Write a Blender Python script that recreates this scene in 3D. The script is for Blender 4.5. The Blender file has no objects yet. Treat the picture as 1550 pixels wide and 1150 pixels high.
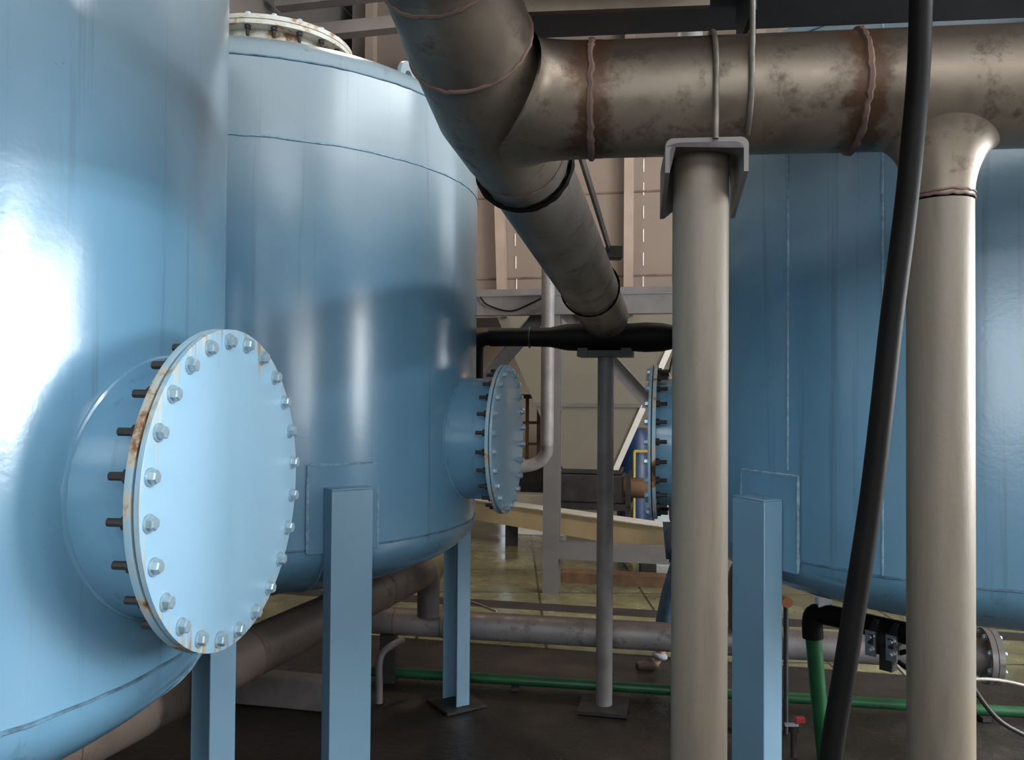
import bpy, bmesh, math, random
from mathutils import Vector, Matrix, Euler
random.seed(7)
C = bpy.context.scene.collection
PI = math.pi
R = math.radians

# ------------------------------------------------------------------ camera
cam_d = bpy.data.cameras.new('camera')
cam = bpy.data.objects.new('camera', cam_d)
C.objects.link(cam)
cam_d.sensor_width = 36.0
cam_d.lens = 36.0 * 1230.0 / 1550.0
cam_d.clip_start = 0.05
cam_d.clip_end = 200
_p, _r = R(1.0), R(0.45)
_f = Vector((0, math.cos(_p), math.sin(_p)))
_x0 = Vector((1, 0, 0))
_u0 = _x0.cross(_f)
_x = math.cos(_r) * _x0 + math.sin(_r) * _u0
_u = -math.sin(_r) * _x0 + math.cos(_r) * _u0
cam.matrix_world = Matrix(((_x.x, _u.x, -_f.x, 0), (_x.y, _u.y, -_f.y, 0), (_x.z, _u.z, -_f.z, 1.9), (0, 0, 0, 1)))
bpy.context.scene.camera = cam

# ------------------------------------------------------------------ view, world, daylight
vs = bpy.context.scene.view_settings
vs.view_transform = 'Standard'
vs.look = 'None'
vs.gamma = 1.0
vs.use_curve_mapping = False
vs.exposure = 0.92
W = bpy.data.worlds.new('overcast_sky')
bpy.context.scene.world = W
W.use_nodes = True
bg = W.node_tree.nodes['Background']
bg.inputs[0].default_value = (0.78, 0.9, 1.0, 1)
bg.inputs[1].default_value = 0.6

YAW = R(12)
VA = Vector((math.cos(YAW), -math.sin(YAW), 0))      # across the hall
UB = Vector((math.sin(YAW), math.cos(YAW), 0))       # along the rows


def B(a, b, z=0.0):
    return VA * a + UB * b + Vector((0, 0, z))


def window_light(name, centre, normal, w, h, power, col=(0.92, 0.965, 1.0)):
    d = bpy.data.lights.new(name, 'AREA')
    d.shape = 'RECTANGLE'
    d.size, d.size_y = w, h
    d.energy = power
    d.color = col
    o = bpy.data.objects.new(name, d)
    C.objects.link(o)
    o.location = centre
    o.rotation_euler = Vector(normal).to_track_quat('-Z', 'Y').to_euler()
    return o


WALL_A, WALL_LEFT, WALL_BACK, WALL_FAR, CEIL = 6.5, -4.6, -5.0, 14.5, 7.2
# daylight through the openings: (from, to, sill, head, radiance) along the right-hand wall and the wall behind the camera
OPEN_R = [(-4.8, -3.9, 1.4, 3.0, 8), (0.7, 1.4, 1.4, 3.0, 10), (2.4, 5.9, 1.4, 3.6, 18), (10.3, 10.8, 1.9, 2.9, 10),
          (-4.9, -1.7, 4.2, 6.9, 2.2), (-1.5, 5.4, 6.1, 6.6, 58), (6.7, 13.5, 4.4, 6.9, 1.6)]
OPEN_B = [(-3.4, -2.2, 1.4, 3.0, 1.2), (-0.6, 2.4, 1.4, 3.0, 2.2), (5.4, 6.0, 1.4, 3.0, 7), (-4.3, 6.4, 4.1, 6.9, 2.2)]
for (p0, p1, z0, z1, rad_) in OPEN_R:
    window_light('window_daylight', B(WALL_A + 0.17, (p0 + p1) / 2, (z0 + z1) / 2), -VA, p1 - p0, z1 - z0, rad_ * PI * (p1 - p0) * (z1 - z0))
for (p0, p1, z0, z1, rad_) in OPEN_B:
    window_light('window_daylight', B((p0 + p1) / 2, WALL_BACK - 0.17, (z0 + z1) / 2), UB, p1 - p0, z1 - z0, rad_ * PI * (p1 - p0) * (z1 - z0))

# ------------------------------------------------------------------ materials


def mat_new(name):
    m = bpy.data.materials.new(name)
    m.use_nodes = True
    return m, m.node_tree.nodes, m.node_tree.links, m.node_tree.nodes['Principled BSDF']


def N(nodes, kind, **kw):
    n = nodes.new(kind)
    for k, v in kw.items():
        setattr(n, k, v)
    return n


def ramp(nodes, stops):
    r = nodes.new('ShaderNodeValToRGB')
    els = r.color_ramp.elements
    while len(els) > 1:
        els.remove(els[-1])
    els[0].position, els[0].color = stops[0][0], (*stops[0][1], 1) if len(stops[0][1]) == 3 else stops[0][1]
    for p, c in stops[1:]:
        e = els.new(p)
        e.color = (*c, 1) if len(c) == 3 else c
    return r


def coords(nodes, links, scale=(1, 1, 1), rot=(0, 0, 0), loc=(0, 0, 0)):
    t = nodes.new('ShaderNodeTexCoord')
    m = nodes.new('ShaderNodeMapping')
    m.inputs['Scale'].default_value = scale
    m.inputs['Rotation'].default_value = rot
    m.inputs['Location'].default_value = loc
    links.new(t.outputs['Object'], m.inputs['Vector'])
    return m


def noise(nodes, links, vec, scale, detail=5, rough=0.55):
    n = nodes.new('ShaderNodeTexNoise')
    n.inputs['Scale'].default_value = scale
    n.inputs['Detail'].default_value = detail
    n.inputs['Roughness'].default_value = rough
    links.new(vec.outputs[0], n.inputs['Vector'])
    return n


def mixc(nodes, links, fac, a, b, blend='MIX'):
    m = nodes.new('ShaderNodeMix')
    m.data_type = 'RGBA'
    m.blend_type = blend
    if isinstance(fac, (int, float)):
        m.inputs[0].default_value = fac
    else:
        links.new(fac, m.inputs[0])
    for i, v in ((6, a), (7, b)):
        if isinstance(v, tuple):
            m.inputs[i].default_value = (*v[:3], 1)
        else:
            links.new(v, m.inputs[i])
    return m.outputs[2]


def math_n(nodes, links, op, a, b=None, clamp=False):
    m = nodes.new('ShaderNodeMath')
    m.operation = op
    m.use_clamp = clamp
    for i, v in ((0, a), (1, b)):
        if v is None:
            continue
        if isinstance(v, (int, float)):
            m.inputs[i].default_value = v
        else:
            links.new(v, m.inputs[i])
    return m.outputs[0]


def simple(name, col, rough=0.5, metal=0.0, var=0.25, nscale=6.0, bump=0.0, dirt=None, spec=0.5, dirt_amt=(0.55, 0.75)):
    m, n, l, b = mat_new(name)
    v = coords(n, l)
    nz = noise(n, l, v, nscale, 6)
    lo = tuple(c * (1 - var) for c in col)
    hi = tuple(min(1, c * (1 + var)) for c in col)
    r = ramp(n, [(0.3, lo), (0.7, hi)])
    l.new(nz.outputs['Fac'], r.inputs[0])
    out = r.outputs[0]
    if dirt:
        n2 = noise(n, l, v, nscale * 1.7, 8, 0.65)
        r2 = ramp(n, [(dirt_amt[0], (0, 0, 0)), (dirt_amt[1], (1, 1, 1))])
        l.new(n2.outputs['Fac'], r2.inputs[0])
        out = mixc(n, l, r2.outputs[0], out, dirt)
    l.new(out, b.inputs['Base Color'])
    b.inputs['Roughness'].default_value = rough
    b.inputs['Metallic'].default_value = metal
    b.inputs['Specular IOR Level'].default_value = spec
    if bump:
        n3 = noise(n, l, v, nscale * 8, 4)
        bp = n.new('ShaderNodeBump')
        bp.inputs['Strength'].default_value = bump
        bp.inputs['Distance'].default_value = 0.01
        l.new(n3.outputs['Fac'], bp.inputs['Height'])
        l.new(bp.outputs[0], b.inputs['Normal'])
    return m


def paint_mat(name, base, rough=0.22, streak=(0.07, 0.10, 0.11), streak_lo=0.585):
    """glossy enamel: faint runs of dirt down the height, specks, a slightly wavy surface"""
    m, n, l, b = mat_new(name)
    v = coords(n, l)
    nz = noise(n, l, v, 1.6, 4)
    r = ramp(n, [(0.3, tuple(c * 0.9 for c in base)), (0.7, tuple(min(1, c * 1.1) for c in base))])
    l.new(nz.outputs['Fac'], r.inputs[0])
    vs_ = coords(n, l, (9, 9, 0.22))
    ns = noise(n, l, vs_, 2.2, 5, 0.6)
    rs = ramp(n, [(streak_lo, (0, 0, 0)), (streak_lo + 0.12, (0.42, 0.42, 0.42))])
    l.new(ns.outputs['Fac'], rs.inputs[0])
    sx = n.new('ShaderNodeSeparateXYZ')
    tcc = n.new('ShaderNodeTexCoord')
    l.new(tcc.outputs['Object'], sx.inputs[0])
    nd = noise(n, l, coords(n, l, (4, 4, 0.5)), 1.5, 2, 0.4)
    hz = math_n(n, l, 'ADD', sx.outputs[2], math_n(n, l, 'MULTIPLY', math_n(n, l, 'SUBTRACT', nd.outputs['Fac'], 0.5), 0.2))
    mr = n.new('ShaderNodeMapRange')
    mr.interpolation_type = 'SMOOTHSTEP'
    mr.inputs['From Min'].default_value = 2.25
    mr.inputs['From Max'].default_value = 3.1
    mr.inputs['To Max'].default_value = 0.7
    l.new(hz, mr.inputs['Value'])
    c0 = mixc(n, l, mr.outputs[0], r.outputs[0], (0.36, 0.395, 0.39))     # paler and greyer towards the top of the tanks
    c1 = mixc(n, l, rs.outputs[0], c0, streak)
    nf = noise(n, l, v, 42, 4, 0.7)
    rf = ramp(n, [(0.70, (0, 0, 0)), (0.76, (0.5, 0.5, 0.5))])
    l.new(nf.outputs['Fac'], rf.inputs[0])
    c2 = mixc(n, l, rf.outputs[0], c1, (0.09, 0.12, 0.13))
    l.new(c2, b.inputs['Base Color'])
    nr = noise(n, l, v, 1.3, 4)
    rr = ramp(n, [(0.3, (rough * 0.9,) * 3), (0.75, (rough * 1.2,) * 3)])
    l.new(nr.outputs['Fac'], rr.inputs[0])
    l.new(rr.outputs[0], b.inputs['Roughness'])
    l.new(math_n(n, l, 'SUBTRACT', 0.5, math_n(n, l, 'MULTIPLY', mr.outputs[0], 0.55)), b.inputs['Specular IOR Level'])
    b.inputs['IOR'].default_value = 1.85
    nb = noise(n, l, v, 70, 2)
    nb2 = noise(n, l, v, 5, 2)
    add = math_n(n, l, 'ADD', nb.outputs['Fac'], math_n(n, l, 'MULTIPLY', nb2.outputs['Fac'], 4.0))
    bp = n.new('ShaderNodeBump')
    bp.inputs['Strength'].default_value = 0.06
    bp.inputs['Distance'].default_value = 0.004
    l.new(add, bp.inputs['Height'])
    l.new(bp.outputs[0], b.inputs['Normal'])
    return m


def rusty_edge_mat(name, base, amount=0.56):
    m, n, l, b = mat_new(name)
    v = coords(n, l)
    nz = noise(n, l, v, 9, 7, 0.65)
    r = ramp(n, [(amount - 0.08, (*base,)), (amount, (0.55, 0.5, 0.4)), (amount + 0.07, (0.28, 0.13, 0.05)), (amount + 0.14, (0.03, 0.025, 0.02))])
    l.new(nz.outputs['Fac'], r.inputs[0])
    l.new(r.outputs[0], b.inputs['Base Color'])
    b.inputs['Roughness'].default_value = 0.5
    return m


def steel_pipe_mat(name, base, dirt, axis, bands=(), rough=0.42, metal=0.55, top_dirt=None):
    """dusty steel pipe; bands = distances along the axis with rusty smears"""
    m, n, l, b = mat_new(name)
    v = coords(n, l)
    nz = noise(n, l, v, 4.5, 7, 0.6)
    r = ramp(n, [(0.32, tuple(c * 0.72 for c in base)), (0.5, base), (0.72, tuple(min(1, c * 1.25) for c in base))])
    l.new(nz.outputs['Fac'], r.inputs[0])
    out = r.outputs[0]
    n2 = noise(n, l, v, 9, 8, 0.7)
    r2 = ramp(n, [(0.54, (0, 0, 0)), (0.66, (0.8, 0.8, 0.8))])
    l.new(n2.outputs['Fac'], r2.inputs[0])
    out = mixc(n, l, r2.outputs[0], out, dirt)
    t = n.new('ShaderNodeTexCoord')
    if top_dirt:                                     # soot settled on the upper side, with a ragged edge
        zlev, zsoft, tcol = top_dirt
        sx = n.new('ShaderNodeSeparateXYZ')
        l.new(t.outputs['Object'], sx.inputs[0])
        h = math_n(n, l, 'ADD', sx.outputs[2], math_n(n, l, 'MULTIPLY', math_n(n, l, 'SUBTRACT', n2.outputs['Fac'], 0.5), zsoft * 3))
        mr = n.new('ShaderNodeMapRange')
        mr.inputs['From Min'].default_value = zlev - zsoft
        mr.inputs['From Max'].default_value = zlev + zsoft
        mr.inputs['To Max'].default_value = 0.8
        l.new(h, mr.inputs['Value'])
        out = mixc(n, l, mr.outputs[0], out, tcol)
    if bands:
        dt = n.new('ShaderNodeVectorMath')
        dt.operation = 'DOT_PRODUCT'
        l.new(t.outputs['Object'], dt.inputs[0])
        dt.inputs[1].default_value = axis
        n3 = noise(n, l, v, 13, 7, 0.7)
        jit = math_n(n, l, 'MULTIPLY', math_n(n, l, 'SUBTRACT', n3.outputs['Fac'], 0.5), 0.22)
        s = math_n(n, l, 'ADD', dt.outputs['Value'], jit)
        for (d0, hw) in bands:
            q = math_n(n, l, 'ABSOLUTE', math_n(n, l, 'SUBTRACT', s, d0))
            mr = n.new('ShaderNodeMapRange')
            mr.inputs['From Min'].default_value = hw
            mr.inputs['From Max'].default_value = hw * 0.4
            mr.inputs['To Max'].default_value = 0.85
            l.new(q, mr.inputs['Value'])
            out = mixc(n, l, mr.outputs[0], out, (0.085, 0.038, 0.017))
    l.new(out, b.inputs['Base Color'])
    b.inputs['Metallic'].default_value = metal
    rr = ramp(n, [(0.35, (rough * 0.8,) * 3), (0.7, (min(1, rough * 1.4),) * 3)])
    l.new(n2.outputs['Fac'], rr.inputs[0])
    l.new(rr.outputs[0], b.inputs['Roughness'])
    bp = n.new('ShaderNodeBump')
    bp.inputs['Strength'].default_value = 0.25
    bp.inputs['Distance'].default_value = 0.004
    l.new(n2.outputs['Fac'], bp.inputs['Height'])
    l.new(bp.outputs[0], b.inputs['Normal'])
    return m


def column_mat(name, base):
    m, n, l, b = mat_new(name)
    v = coords(n, l, (7, 7, 0.9))
    nz = noise(n, l, v, 1.6, 6, 0.6)
    r = ramp(n, [(0.28, tuple(c * 0.66 for c in base)), (0.5, base), (0.75, tuple(min(1, c * 1.15) for c in base))])
    l.new(nz.outputs['Fac'], r.inputs[0])
    v2 = coords(n, l)
    n2 = noise(n, l, v2, 3.2, 6, 0.65)
    r2 = ramp(n, [(0.56, (0, 0, 0)), (0.74, (0.5, 0.5, 0.5))])
    l.new(n2.outputs['Fac'], r2.inputs[0])
    out = mixc(n, l, r2.outputs[0], r.outputs[0], (0.27, 0.18, 0.10))
    l.new(out, b.inputs['Base Color'])
    b.inputs['Roughness'].default_value = 0.5
    b.inputs['Metallic'].default_value = 0.15
    n3 = noise(n, l, v2, 60, 3)
    bp = n.new('ShaderNodeBump')
    bp.inputs['Strength'].default_value = 0.15
    bp.inputs['Distance'].default_value = 0.004
    l.new(n3.outputs['Fac'], bp.inputs['Height'])
    l.new(bp.outputs[0], b.inputs['Normal'])
    return m


BLUE = (0.145, 0.31, 0.445)
M = {}
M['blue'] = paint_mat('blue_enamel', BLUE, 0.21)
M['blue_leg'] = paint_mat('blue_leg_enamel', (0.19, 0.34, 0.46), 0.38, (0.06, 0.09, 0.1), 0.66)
M['blue_weld'] = simple('blue_weld_bead', (0.27, 0.43, 0.54), 0.22, 0, 0.3, 40, 0.5)
M['dark_weld'] = simple('grimy_weld_bead', (0.10, 0.20, 0.28), 0.4, 0, 0.5, 18, 0.5)
M['rim'] = rusty_edge_mat('rust_bled_blue_flange', (0.33, 0.5, 0.6), 0.56)
M['rim_white'] = rusty_edge_mat('rust_bled_white_flange', (0.62, 0.6, 0.54), 0.54)
M['neck_white'] = rusty_edge_mat('stained_white_neck', (0.62, 0.6, 0.54), 0.49)
M['gasket'] = simple('black_gasket', (0.02, 0.02, 0.02), 0.7)
M['bolt'] = simple('painted_bolt', (0.42, 0.55, 0.62), 0.3, 0.5, 0.25, 30)
M['stud'] = simple('rusty_stud', (0.035, 0.03, 0.028), 0.6, 0.3, 0.4, 30)
M['black'] = simple('black_rubber', (0.006, 0.005, 0.0045), 0.55, 0, 0.3, 8, spec=0.12)
M['dark_steel'] = simple('dark_oiled_steel', (0.035, 0.031, 0.029), 0.5, 0.2, 0.4, 6)
M['brown_beam'] = simple('brown_added_beam_steel', (0.055, 0.045, 0.042), 0.55, 0.1, 0.25, 4)
M['grey_steel'] = simple('grey_painted_steel', (0.155, 0.138, 0.13), 0.5, 0.0, 0.15, 3, 0.1, (0.10, 0.08, 0.07), 0.5, (0.62, 0.78))
M['bin'] = simple('beige_bin_paint', (0.21, 0.16, 0.128), 0.6, 0.0, 0.08, 1.2, 0.0, (0.15, 0.105, 0.08), 0.4, (0.6, 0.8))
M['bin_rib'] = simple('beige_rib_paint', (0.33, 0.245, 0.19), 0.55, 0.0, 0.1, 3)
M['rust_line'] = simple('rusty_joint_line', (0.14, 0.08, 0.06), 0.7, 0, 0.4, 6)
M['white_tick'] = simple('white_stitch_weld', (0.7, 0.63, 0.55), 0.4)
M['cream'] = simple('cream_painted_trough', (0.82, 0.67, 0.42), 0.45, 0, 0.1, 3, 0, (0.3, 0.22, 0.12), 0.5, (0.64, 0.8))
M['white_steel'] = simple('white_painted_steel', (0.74, 0.70, 0.63), 0.45, 0, 0.08, 4)
M['green'] = simple('green_painted_pipe', (0.012, 0.085, 0.028), 0.4, 0, 0.25, 8, 0.1, (0.02, 0.05, 0.02), 0.5, (0.6, 0.75))
M['brass'] = simple('copper_fitting', (0.6, 0.25, 0.12), 0.35, 0.8, 0.2, 10)
M['chrome'] = simple('bright_steel', (0.6, 0.6, 0.62), 0.25, 0.9, 0.1, 10)
M['red'] = simple('red_lever_plastic', (0.45, 0.03, 0.03), 0.4)
M['white_plastic'] = simple('pale_plastic_hose', (0.26, 0.235, 0.19), 0.4)
M['column'] = column_mat('pale_grey_column_paint', (0.225, 0.186, 0.14))
M['rod'] = simple('tarnished_rod', (0.15, 0.125, 0.10), 0.45, 0.4, 0.3, 20)
M['tan_lit_strip'] = simple('tan_lit_face', (0.22, 0.165, 0.115), 0.55, 0.1, 0.25, 6)
M['column_far'] = simple('dusty_grey_column', (0.20, 0.178, 0.168), 0.55, 0.1, 0.3, 5, 0.1)
M['blue_machine'] = simple('navy_machine_paint', (0.02, 0.045, 0.13), 0.4)
M['yellow'] = simple('yellow_rail_paint', (0.65, 0.5, 0.08), 0.45)
M['brown_rust'] = simple('rusty_brown_plate', (0.16, 0.09, 0.05), 0.65, 0.1, 0.4, 7)

# ------------------------------------------------------------------ mesh helpers


def T(x=0, y=0, z=0):
    return Matrix.Translation((x, y, z))


def frame(origin, xdir, zdir=(0, 0, 1)):
    """matrix whose X axis is xdir, Z as near zdir as can be"""
    x = Vector(xdir).normalized()
    z = Vector(zdir)
    z = (z - x * z.dot(x)).normalized()
    y = z.cross(x)
    o = Vector(origin)
    return Matrix(((x.x, y.x, z.x, o.x), (x.y, y.y, z.y, o.y), (x.z, y.z, z.z, o.z), (0, 0, 0, 1)))


def axis_frame(origin, zdir, up=(0, 0, 1)):
    """matrix whose Z axis is zdir"""
    z = Vector(zdir).normalized()
    u = Vector(up)
    if abs(u.dot(z)) > 0.98:
        u = Vector((1, 0, 0))
    y = (u - z * u.dot(z)).normalized()
    x = y.cross(z)
    o = Vector(origin)
    return Matrix(((x.x, y.x, z.x, o.x), (x.y, y.y, z.y, o.y), (x.z, y.z, z.z, o.z), (0, 0, 0, 1)))


def add_box(bm, c, s, mtx=None):
    m = T(*c) @ Matrix.Diagonal((*s, 1))
    if mtx is not None:
        m = mtx @ m
    bmesh.ops.create_cube(bm, size=1, matrix=m)


def add_lathe(bm, prof, seg=48, mtx=None, cap=True):
    mtx = mtx or Matrix.Identity(4)
    rings = []
    for (r, z) in prof:
        if r < 1e-5:
            rings.append([bm.verts.new(mtx @ Vector((0, 0, z)))])
        else:
            rings.append([bm.verts.new(mtx @ Vector((r * math.cos(2 * PI * k / seg), r * math.sin(2 * PI * k / seg), z))) for k in range(seg)])
    for a, b in zip(rings[:-1], rings[1:]):
        for k in range(seg):
            k2 = (k + 1) % seg
            if len(a) == 1 and len(b) == 1:
                continue
            if len(a) == 1:
                bm.faces.new((a[0], b[k2], b[k]))
            elif len(b) == 1:
                bm.faces.new((a[k], a[k2], b[0]))
            else:
                bm.faces.new((a[k], a[k2], b[k2], b[k]))
    if cap:
        if len(rings[0]) > 1:
            bm.faces.new(list(reversed(rings[0])))
        if len(rings[-1]) > 1:
            bm.faces.new(rings[-1])


def add_tube(bm, pts, rad, seg=16, closed=False, cap=True):
    pts = [Vector(p) for p in pts]
    n = len(pts)
    if not isinstance(rad, (list, tuple)):
        rad = [rad] * n
    tang = []
    for i in range(n):
        if closed:
            t = pts[(i + 1) % n] - pts[i - 1]
        else:
            t = pts[min(i + 1, n - 1)] - pts[max(i - 1, 0)]
        tang.append(t.normalized())
    up = Vector((0, 0, 1)) if abs(tang[0].z) < 0.9 else Vector((1, 0, 0))
    nv = (up - tang[0] * up.dot(tang[0])).normalized()
    rings = []
    for i in range(n):
        nv = (nv - tang[i] * nv.dot(tang[i])).normalized()
        bv = tang[i].cross(nv)
        rings.append([bm.verts.new(pts[i] + (nv * math.cos(2 * PI * k / seg) + bv * math.sin(2 * PI * k / seg)) * rad[i]) for k in range(seg)])
    pairs = list(zip(rings[:-1], rings[1:]))
    if closed:
        pairs.append((rings[-1], rings[0]))
    for a, b in pairs:
        for k in range(seg):
            k2 = (k + 1) % seg
            bm.faces.new((a[k], a[k2], b[k2], b[k]))
    if cap and not closed:
        bm.faces.new(list(reversed(rings[0])))
        bm.faces.new(rings[-1])


def add_prism(bm, poly, depth, mtx=None):
    """polygon in local XY extruded along local Z from 0 to depth"""
    mtx = mtx or Matrix.Identity(4)
    a = [bm.verts.new(mtx @ Vector((x, y, 0))) for x, y in poly]
    b = [bm.verts.new(mtx @ Vector((x, y, depth))) for x, y in poly]
    n = len(poly)
    bm.faces.new(list(reversed(a)))
    bm.faces.new(b)
    for k in range(n):
        bm.faces.new((a[k], a[(k + 1) % n], b[(k + 1) % n], b[k]))


def smooth_path(pts, n=8):
    """Catmull-Rom through the points"""
    P = [Vector(p) for p in pts]
    P = [P[0] * 2 - P[1]] + P + [P[-1] * 2 - P[-2]]
    out = []
    for i in range(1, len(P) - 2):
        a, b, c, d = P[i - 1:i + 3]
        for k in range(n):
            t = k / n
            out.append(0.5 * ((2 * b) + (c - a) * t + (2 * a - 5 * b + 4 * c - d) * t * t + (3 * b - a - 3 * c + d) * t ** 3))
    out.append(P[-2])
    return out


def weld_ring(bm, centre, axis, r, bead=0.006, seg=56, wob=0.0015):
    f = axis_frame(centre, axis)
    pts = [f @ Vector((r * math.cos(2 * PI * k / seg), r * math.sin(2 * PI * k / seg), random.uniform(-wob, wob))) for k in range(seg)]
    add_tube(bm, pts, [bead * random.uniform(0.8, 1.2) for _ in pts], 6, closed=True)


def world_of(o):
    v = Vector((0, 0, 0))
    while o is not None:
        v = v + o.location
        o = o.parent
    return v


def obj(name, bm, mat, parent=None, smooth=True, angle=40, bevel=0.0, normals=True):
    if normals:
        bmesh.ops.recalc_face_normals(bm, faces=bm.faces)
    me = bpy.data.meshes.new(name)
    if parent is not None:
        off = world_of(parent)
    else:                                       # a top-level mesh: origin at the middle of its base
        xs = [v.co for v in bm.verts]
        off = Vector(((min(c.x for c in xs) + max(c.x for c in xs)) / 2, (min(c.y for c in xs) + max(c.y for c in xs)) / 2, min(c.z for c in xs)))
    bmesh.ops.translate(bm, verts=bm.verts, vec=-off)
    bm.to_mesh(me)
    bm.free()
    if smooth:
        me.polygons.foreach_set('use_smooth', [True] * len(me.polygons))
        try:
            me.set_sharp_from_angle(angle=R(angle))
        except Exception:
            pass
    me.materials.append(mat)
    o = bpy.data.objects.new(name, me)
    C.objects.link(o)
    if parent is not None:
        o.parent = parent
    else:
        o.location = off
    if bevel:
        md = o.modifiers.new('bevel', 'BEVEL')
        md.width = bevel
        md.segments = 2
        md.limit_method = 'ANGLE'
    return o


def thing(name, label, cat, loc, group=None):
    o = bpy.data.objects.new(name, None)
    o.empty_display_size = 0.1
    C.objects.link(o)
    o.location = loc
    return tag(o, label, cat, group)


def tag(o, label, cat, group=None, kind=None):
    o['label'] = label
    o['category'] = cat
    if group:
        o['group'] = group
    if kind:
        o['kind'] = kind
    return o


def struct(name, bm, mat, smooth=False):
    o = obj(name, bm, mat, None, smooth)
    o['kind'] = 'structure'
    return o


def BM():
    return bmesh.new()


# ------------------------------------------------------------------ the hall


def floor_mat():
    """worn green-beige slabs with dark joints, damp in places"""
    m, n, l, b = mat_new('worn_slab_floor')
    v = coords(n, l, rot=(0, 0, 0))
    br = n.new('ShaderNodeTexBrick')
    br.offset = 0.0
    br.inputs['Scale'].default_value = 1.0
    br.inputs['Brick Width'].default_value = 1.0
    br.inputs['Row Height'].default_value = 1.0
    br.inputs['Mortar Size'].default_value = 0.012
    br.inputs['Color1'].default_value = (0.235, 0.225, 0.135, 1)
    br.inputs['Color2'].default_value = (0.20, 0.195, 0.12, 1)
    br.inputs['Mortar'].default_value = (0.05, 0.045, 0.03, 1)
    l.new(v.outputs[0], br.inputs['Vector'])
    nz = noise(n, l, v, 2.3, 7, 0.65)
    r = ramp(n, [(0.35, (0.5, 0.5, 0.45)), (0.65, (1.15, 1.1, 1.0))])
    l.new(nz.outputs['Fac'], r.inputs[0])
    c = mixc(n, l, 1.0, br.outputs['Color'], r.outputs[0], 'MULTIPLY')
    l.new(c, b.inputs['Base Color'])
    rr = ramp(n, [(0.35, (0.12,) * 3), (0.7, (0.34,) * 3)])
    l.new(nz.outputs['Fac'], rr.inputs[0])
    l.new(rr.outputs[0], b.inputs['Roughness'])
    bp = n.new('ShaderNodeBump')
    bp.inputs['Strength'].default_value = 0.2
    bp.inputs['Distance'].default_value = 0.01
    l.new(nz.outputs['Fac'], bp.inputs['Height'])
    l.new(bp.outputs[0], b.inputs['Normal'])
    return m


def pit_mat():
    """oily wet concrete in the vessel bay, with grit"""
    m, n, l, b = mat_new('oily_wet_concrete')
    v = coords(n, l)
    nz = noise(n, l, v, 1.8, 8, 0.65)
    r = ramp(n, [(0.3, (0.009, 0.007, 0.006)), (0.55, (0.02, 0.015, 0.012)), (0.75, (0.05, 0.035, 0.026))])
    l.new(nz.outputs['Fac'], r.inputs[0])
    n2 = noise(n, l, v, 48, 5, 0.8)
    r2 = ramp(n, [(0.68, (0, 0, 0)), (0.75, (0.7, 0.7, 0.7))])
    l.new(n2.outputs['Fac'], r2.inputs[0])
    c = mixc(n, l, r2.outputs[0], r.outputs[0], (0.16, 0.13, 0.10))
    l.new(c, b.inputs['Base Color'])
    rr = ramp(n, [(0.35, (0.22,) * 3), (0.65, (0.6,) * 3)])
    l.new(nz.outputs['Fac'], rr.inputs[0])
    l.new(rr.outputs[0], b.inputs['Roughness'])
    bp = n.new('ShaderNodeBump')
    bp.inputs['Strength'].default_value = 0.5
    bp.inputs['Distance'].default_value = 0.02
    n3 = noise(n, l, v, 14, 6, 0.7)
    l.new(n3.outputs['Fac'], bp.inputs['Height'])
    l.new(bp.outputs[0], b.inputs['Normal'])
    return m


HB = frame((0, 0, 0), VA)             # hall frame: x = across, y = along the rows
M['floor'], M['pit'] = floor_mat(), pit_mat()
M['wall'] = simple('dim_plaster', (0.12, 0.105, 0.095), 0.8, 0, 0.1, 0.8)
M['wall_warm'] = simple('beige_plaster', (0.40, 0.33, 0.26), 0.8, 0, 0.08, 0.8)
M['ceiling'] = simple('sooty_roof_sheet', (0.10, 0.09, 0.085), 0.8, 0, 0.15, 1)
SPLIT = 6.05
bm = BM()
add_box(bm, ((WALL_A + WALL_LEFT) / 2, (SPLIT + WALL_FAR + 2) / 2, -0.05), (WALL_A - WALL_LEFT, WALL_FAR + 2 - SPLIT, 0.1), HB)
fl = struct('floor', bm, M['floor'])
bm = BM()
add_box(bm, ((WALL_A + WALL_LEFT) / 2, (WALL_BACK + SPLIT) / 2, -0.055), (WALL_A - WALL_LEFT, SPLIT - WALL_BACK, 0.1), HB)
struct('floor', bm, M['pit'])
bm = BM()
add_box(bm, (0.95, 7.2, -0.02), (WALL_A - WALL_LEFT - 0.1, 0.24, 0.045), HB)
struct('trim_1', bm, M['dark_steel'])                 # dark strip across the slabs
bm = BM()
add_box(bm, ((WALL_A + WALL_LEFT) / 2, (WALL_BACK + WALL_FAR) / 2, CEIL + 0.05), (WALL_A - WALL_LEFT, WALL_FAR - WALL_BACK, 0.1), HB)
struct('ceiling', bm, M['ceiling'])


def strip_wall(name, along0, along1, fixed, axis, openings, mat, top_gap=None, th=0.2):
    """wall with rectangular openings [(p0, p1, z0, z1)], cut as a grid of boxes"""
    bm = BM()
    ps = sorted({along0, along1, *[o[0] for o in openings], *[o[1] for o in openings]})
    zs = sorted({0.0, CEIL, *[o[2] for o in openings], *[o[3] for o in openings]})
    for p0, p1 in zip(ps[:-1], ps[1:]):
        for z0, z1 in zip(zs[:-1], zs[1:]):
            pm, zm = (p0 + p1) / 2, (z0 + z1) / 2
            if any(o[0] < pm < o[1] and o[2] < zm < o[3] for o in openings):
                continue
            c = (fixed, pm, zm) if axis == 'a' else (pm, fixed, zm)
            s = (th, p1 - p0, z1 - z0) if axis == 'a' else (p1 - p0, th, z1 - z0)
            add_box(bm, c, s, HB)
    bmesh.ops.remove_doubles(bm, verts=bm.verts, dist=1e-4)
    return struct(name, bm, mat)


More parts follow.
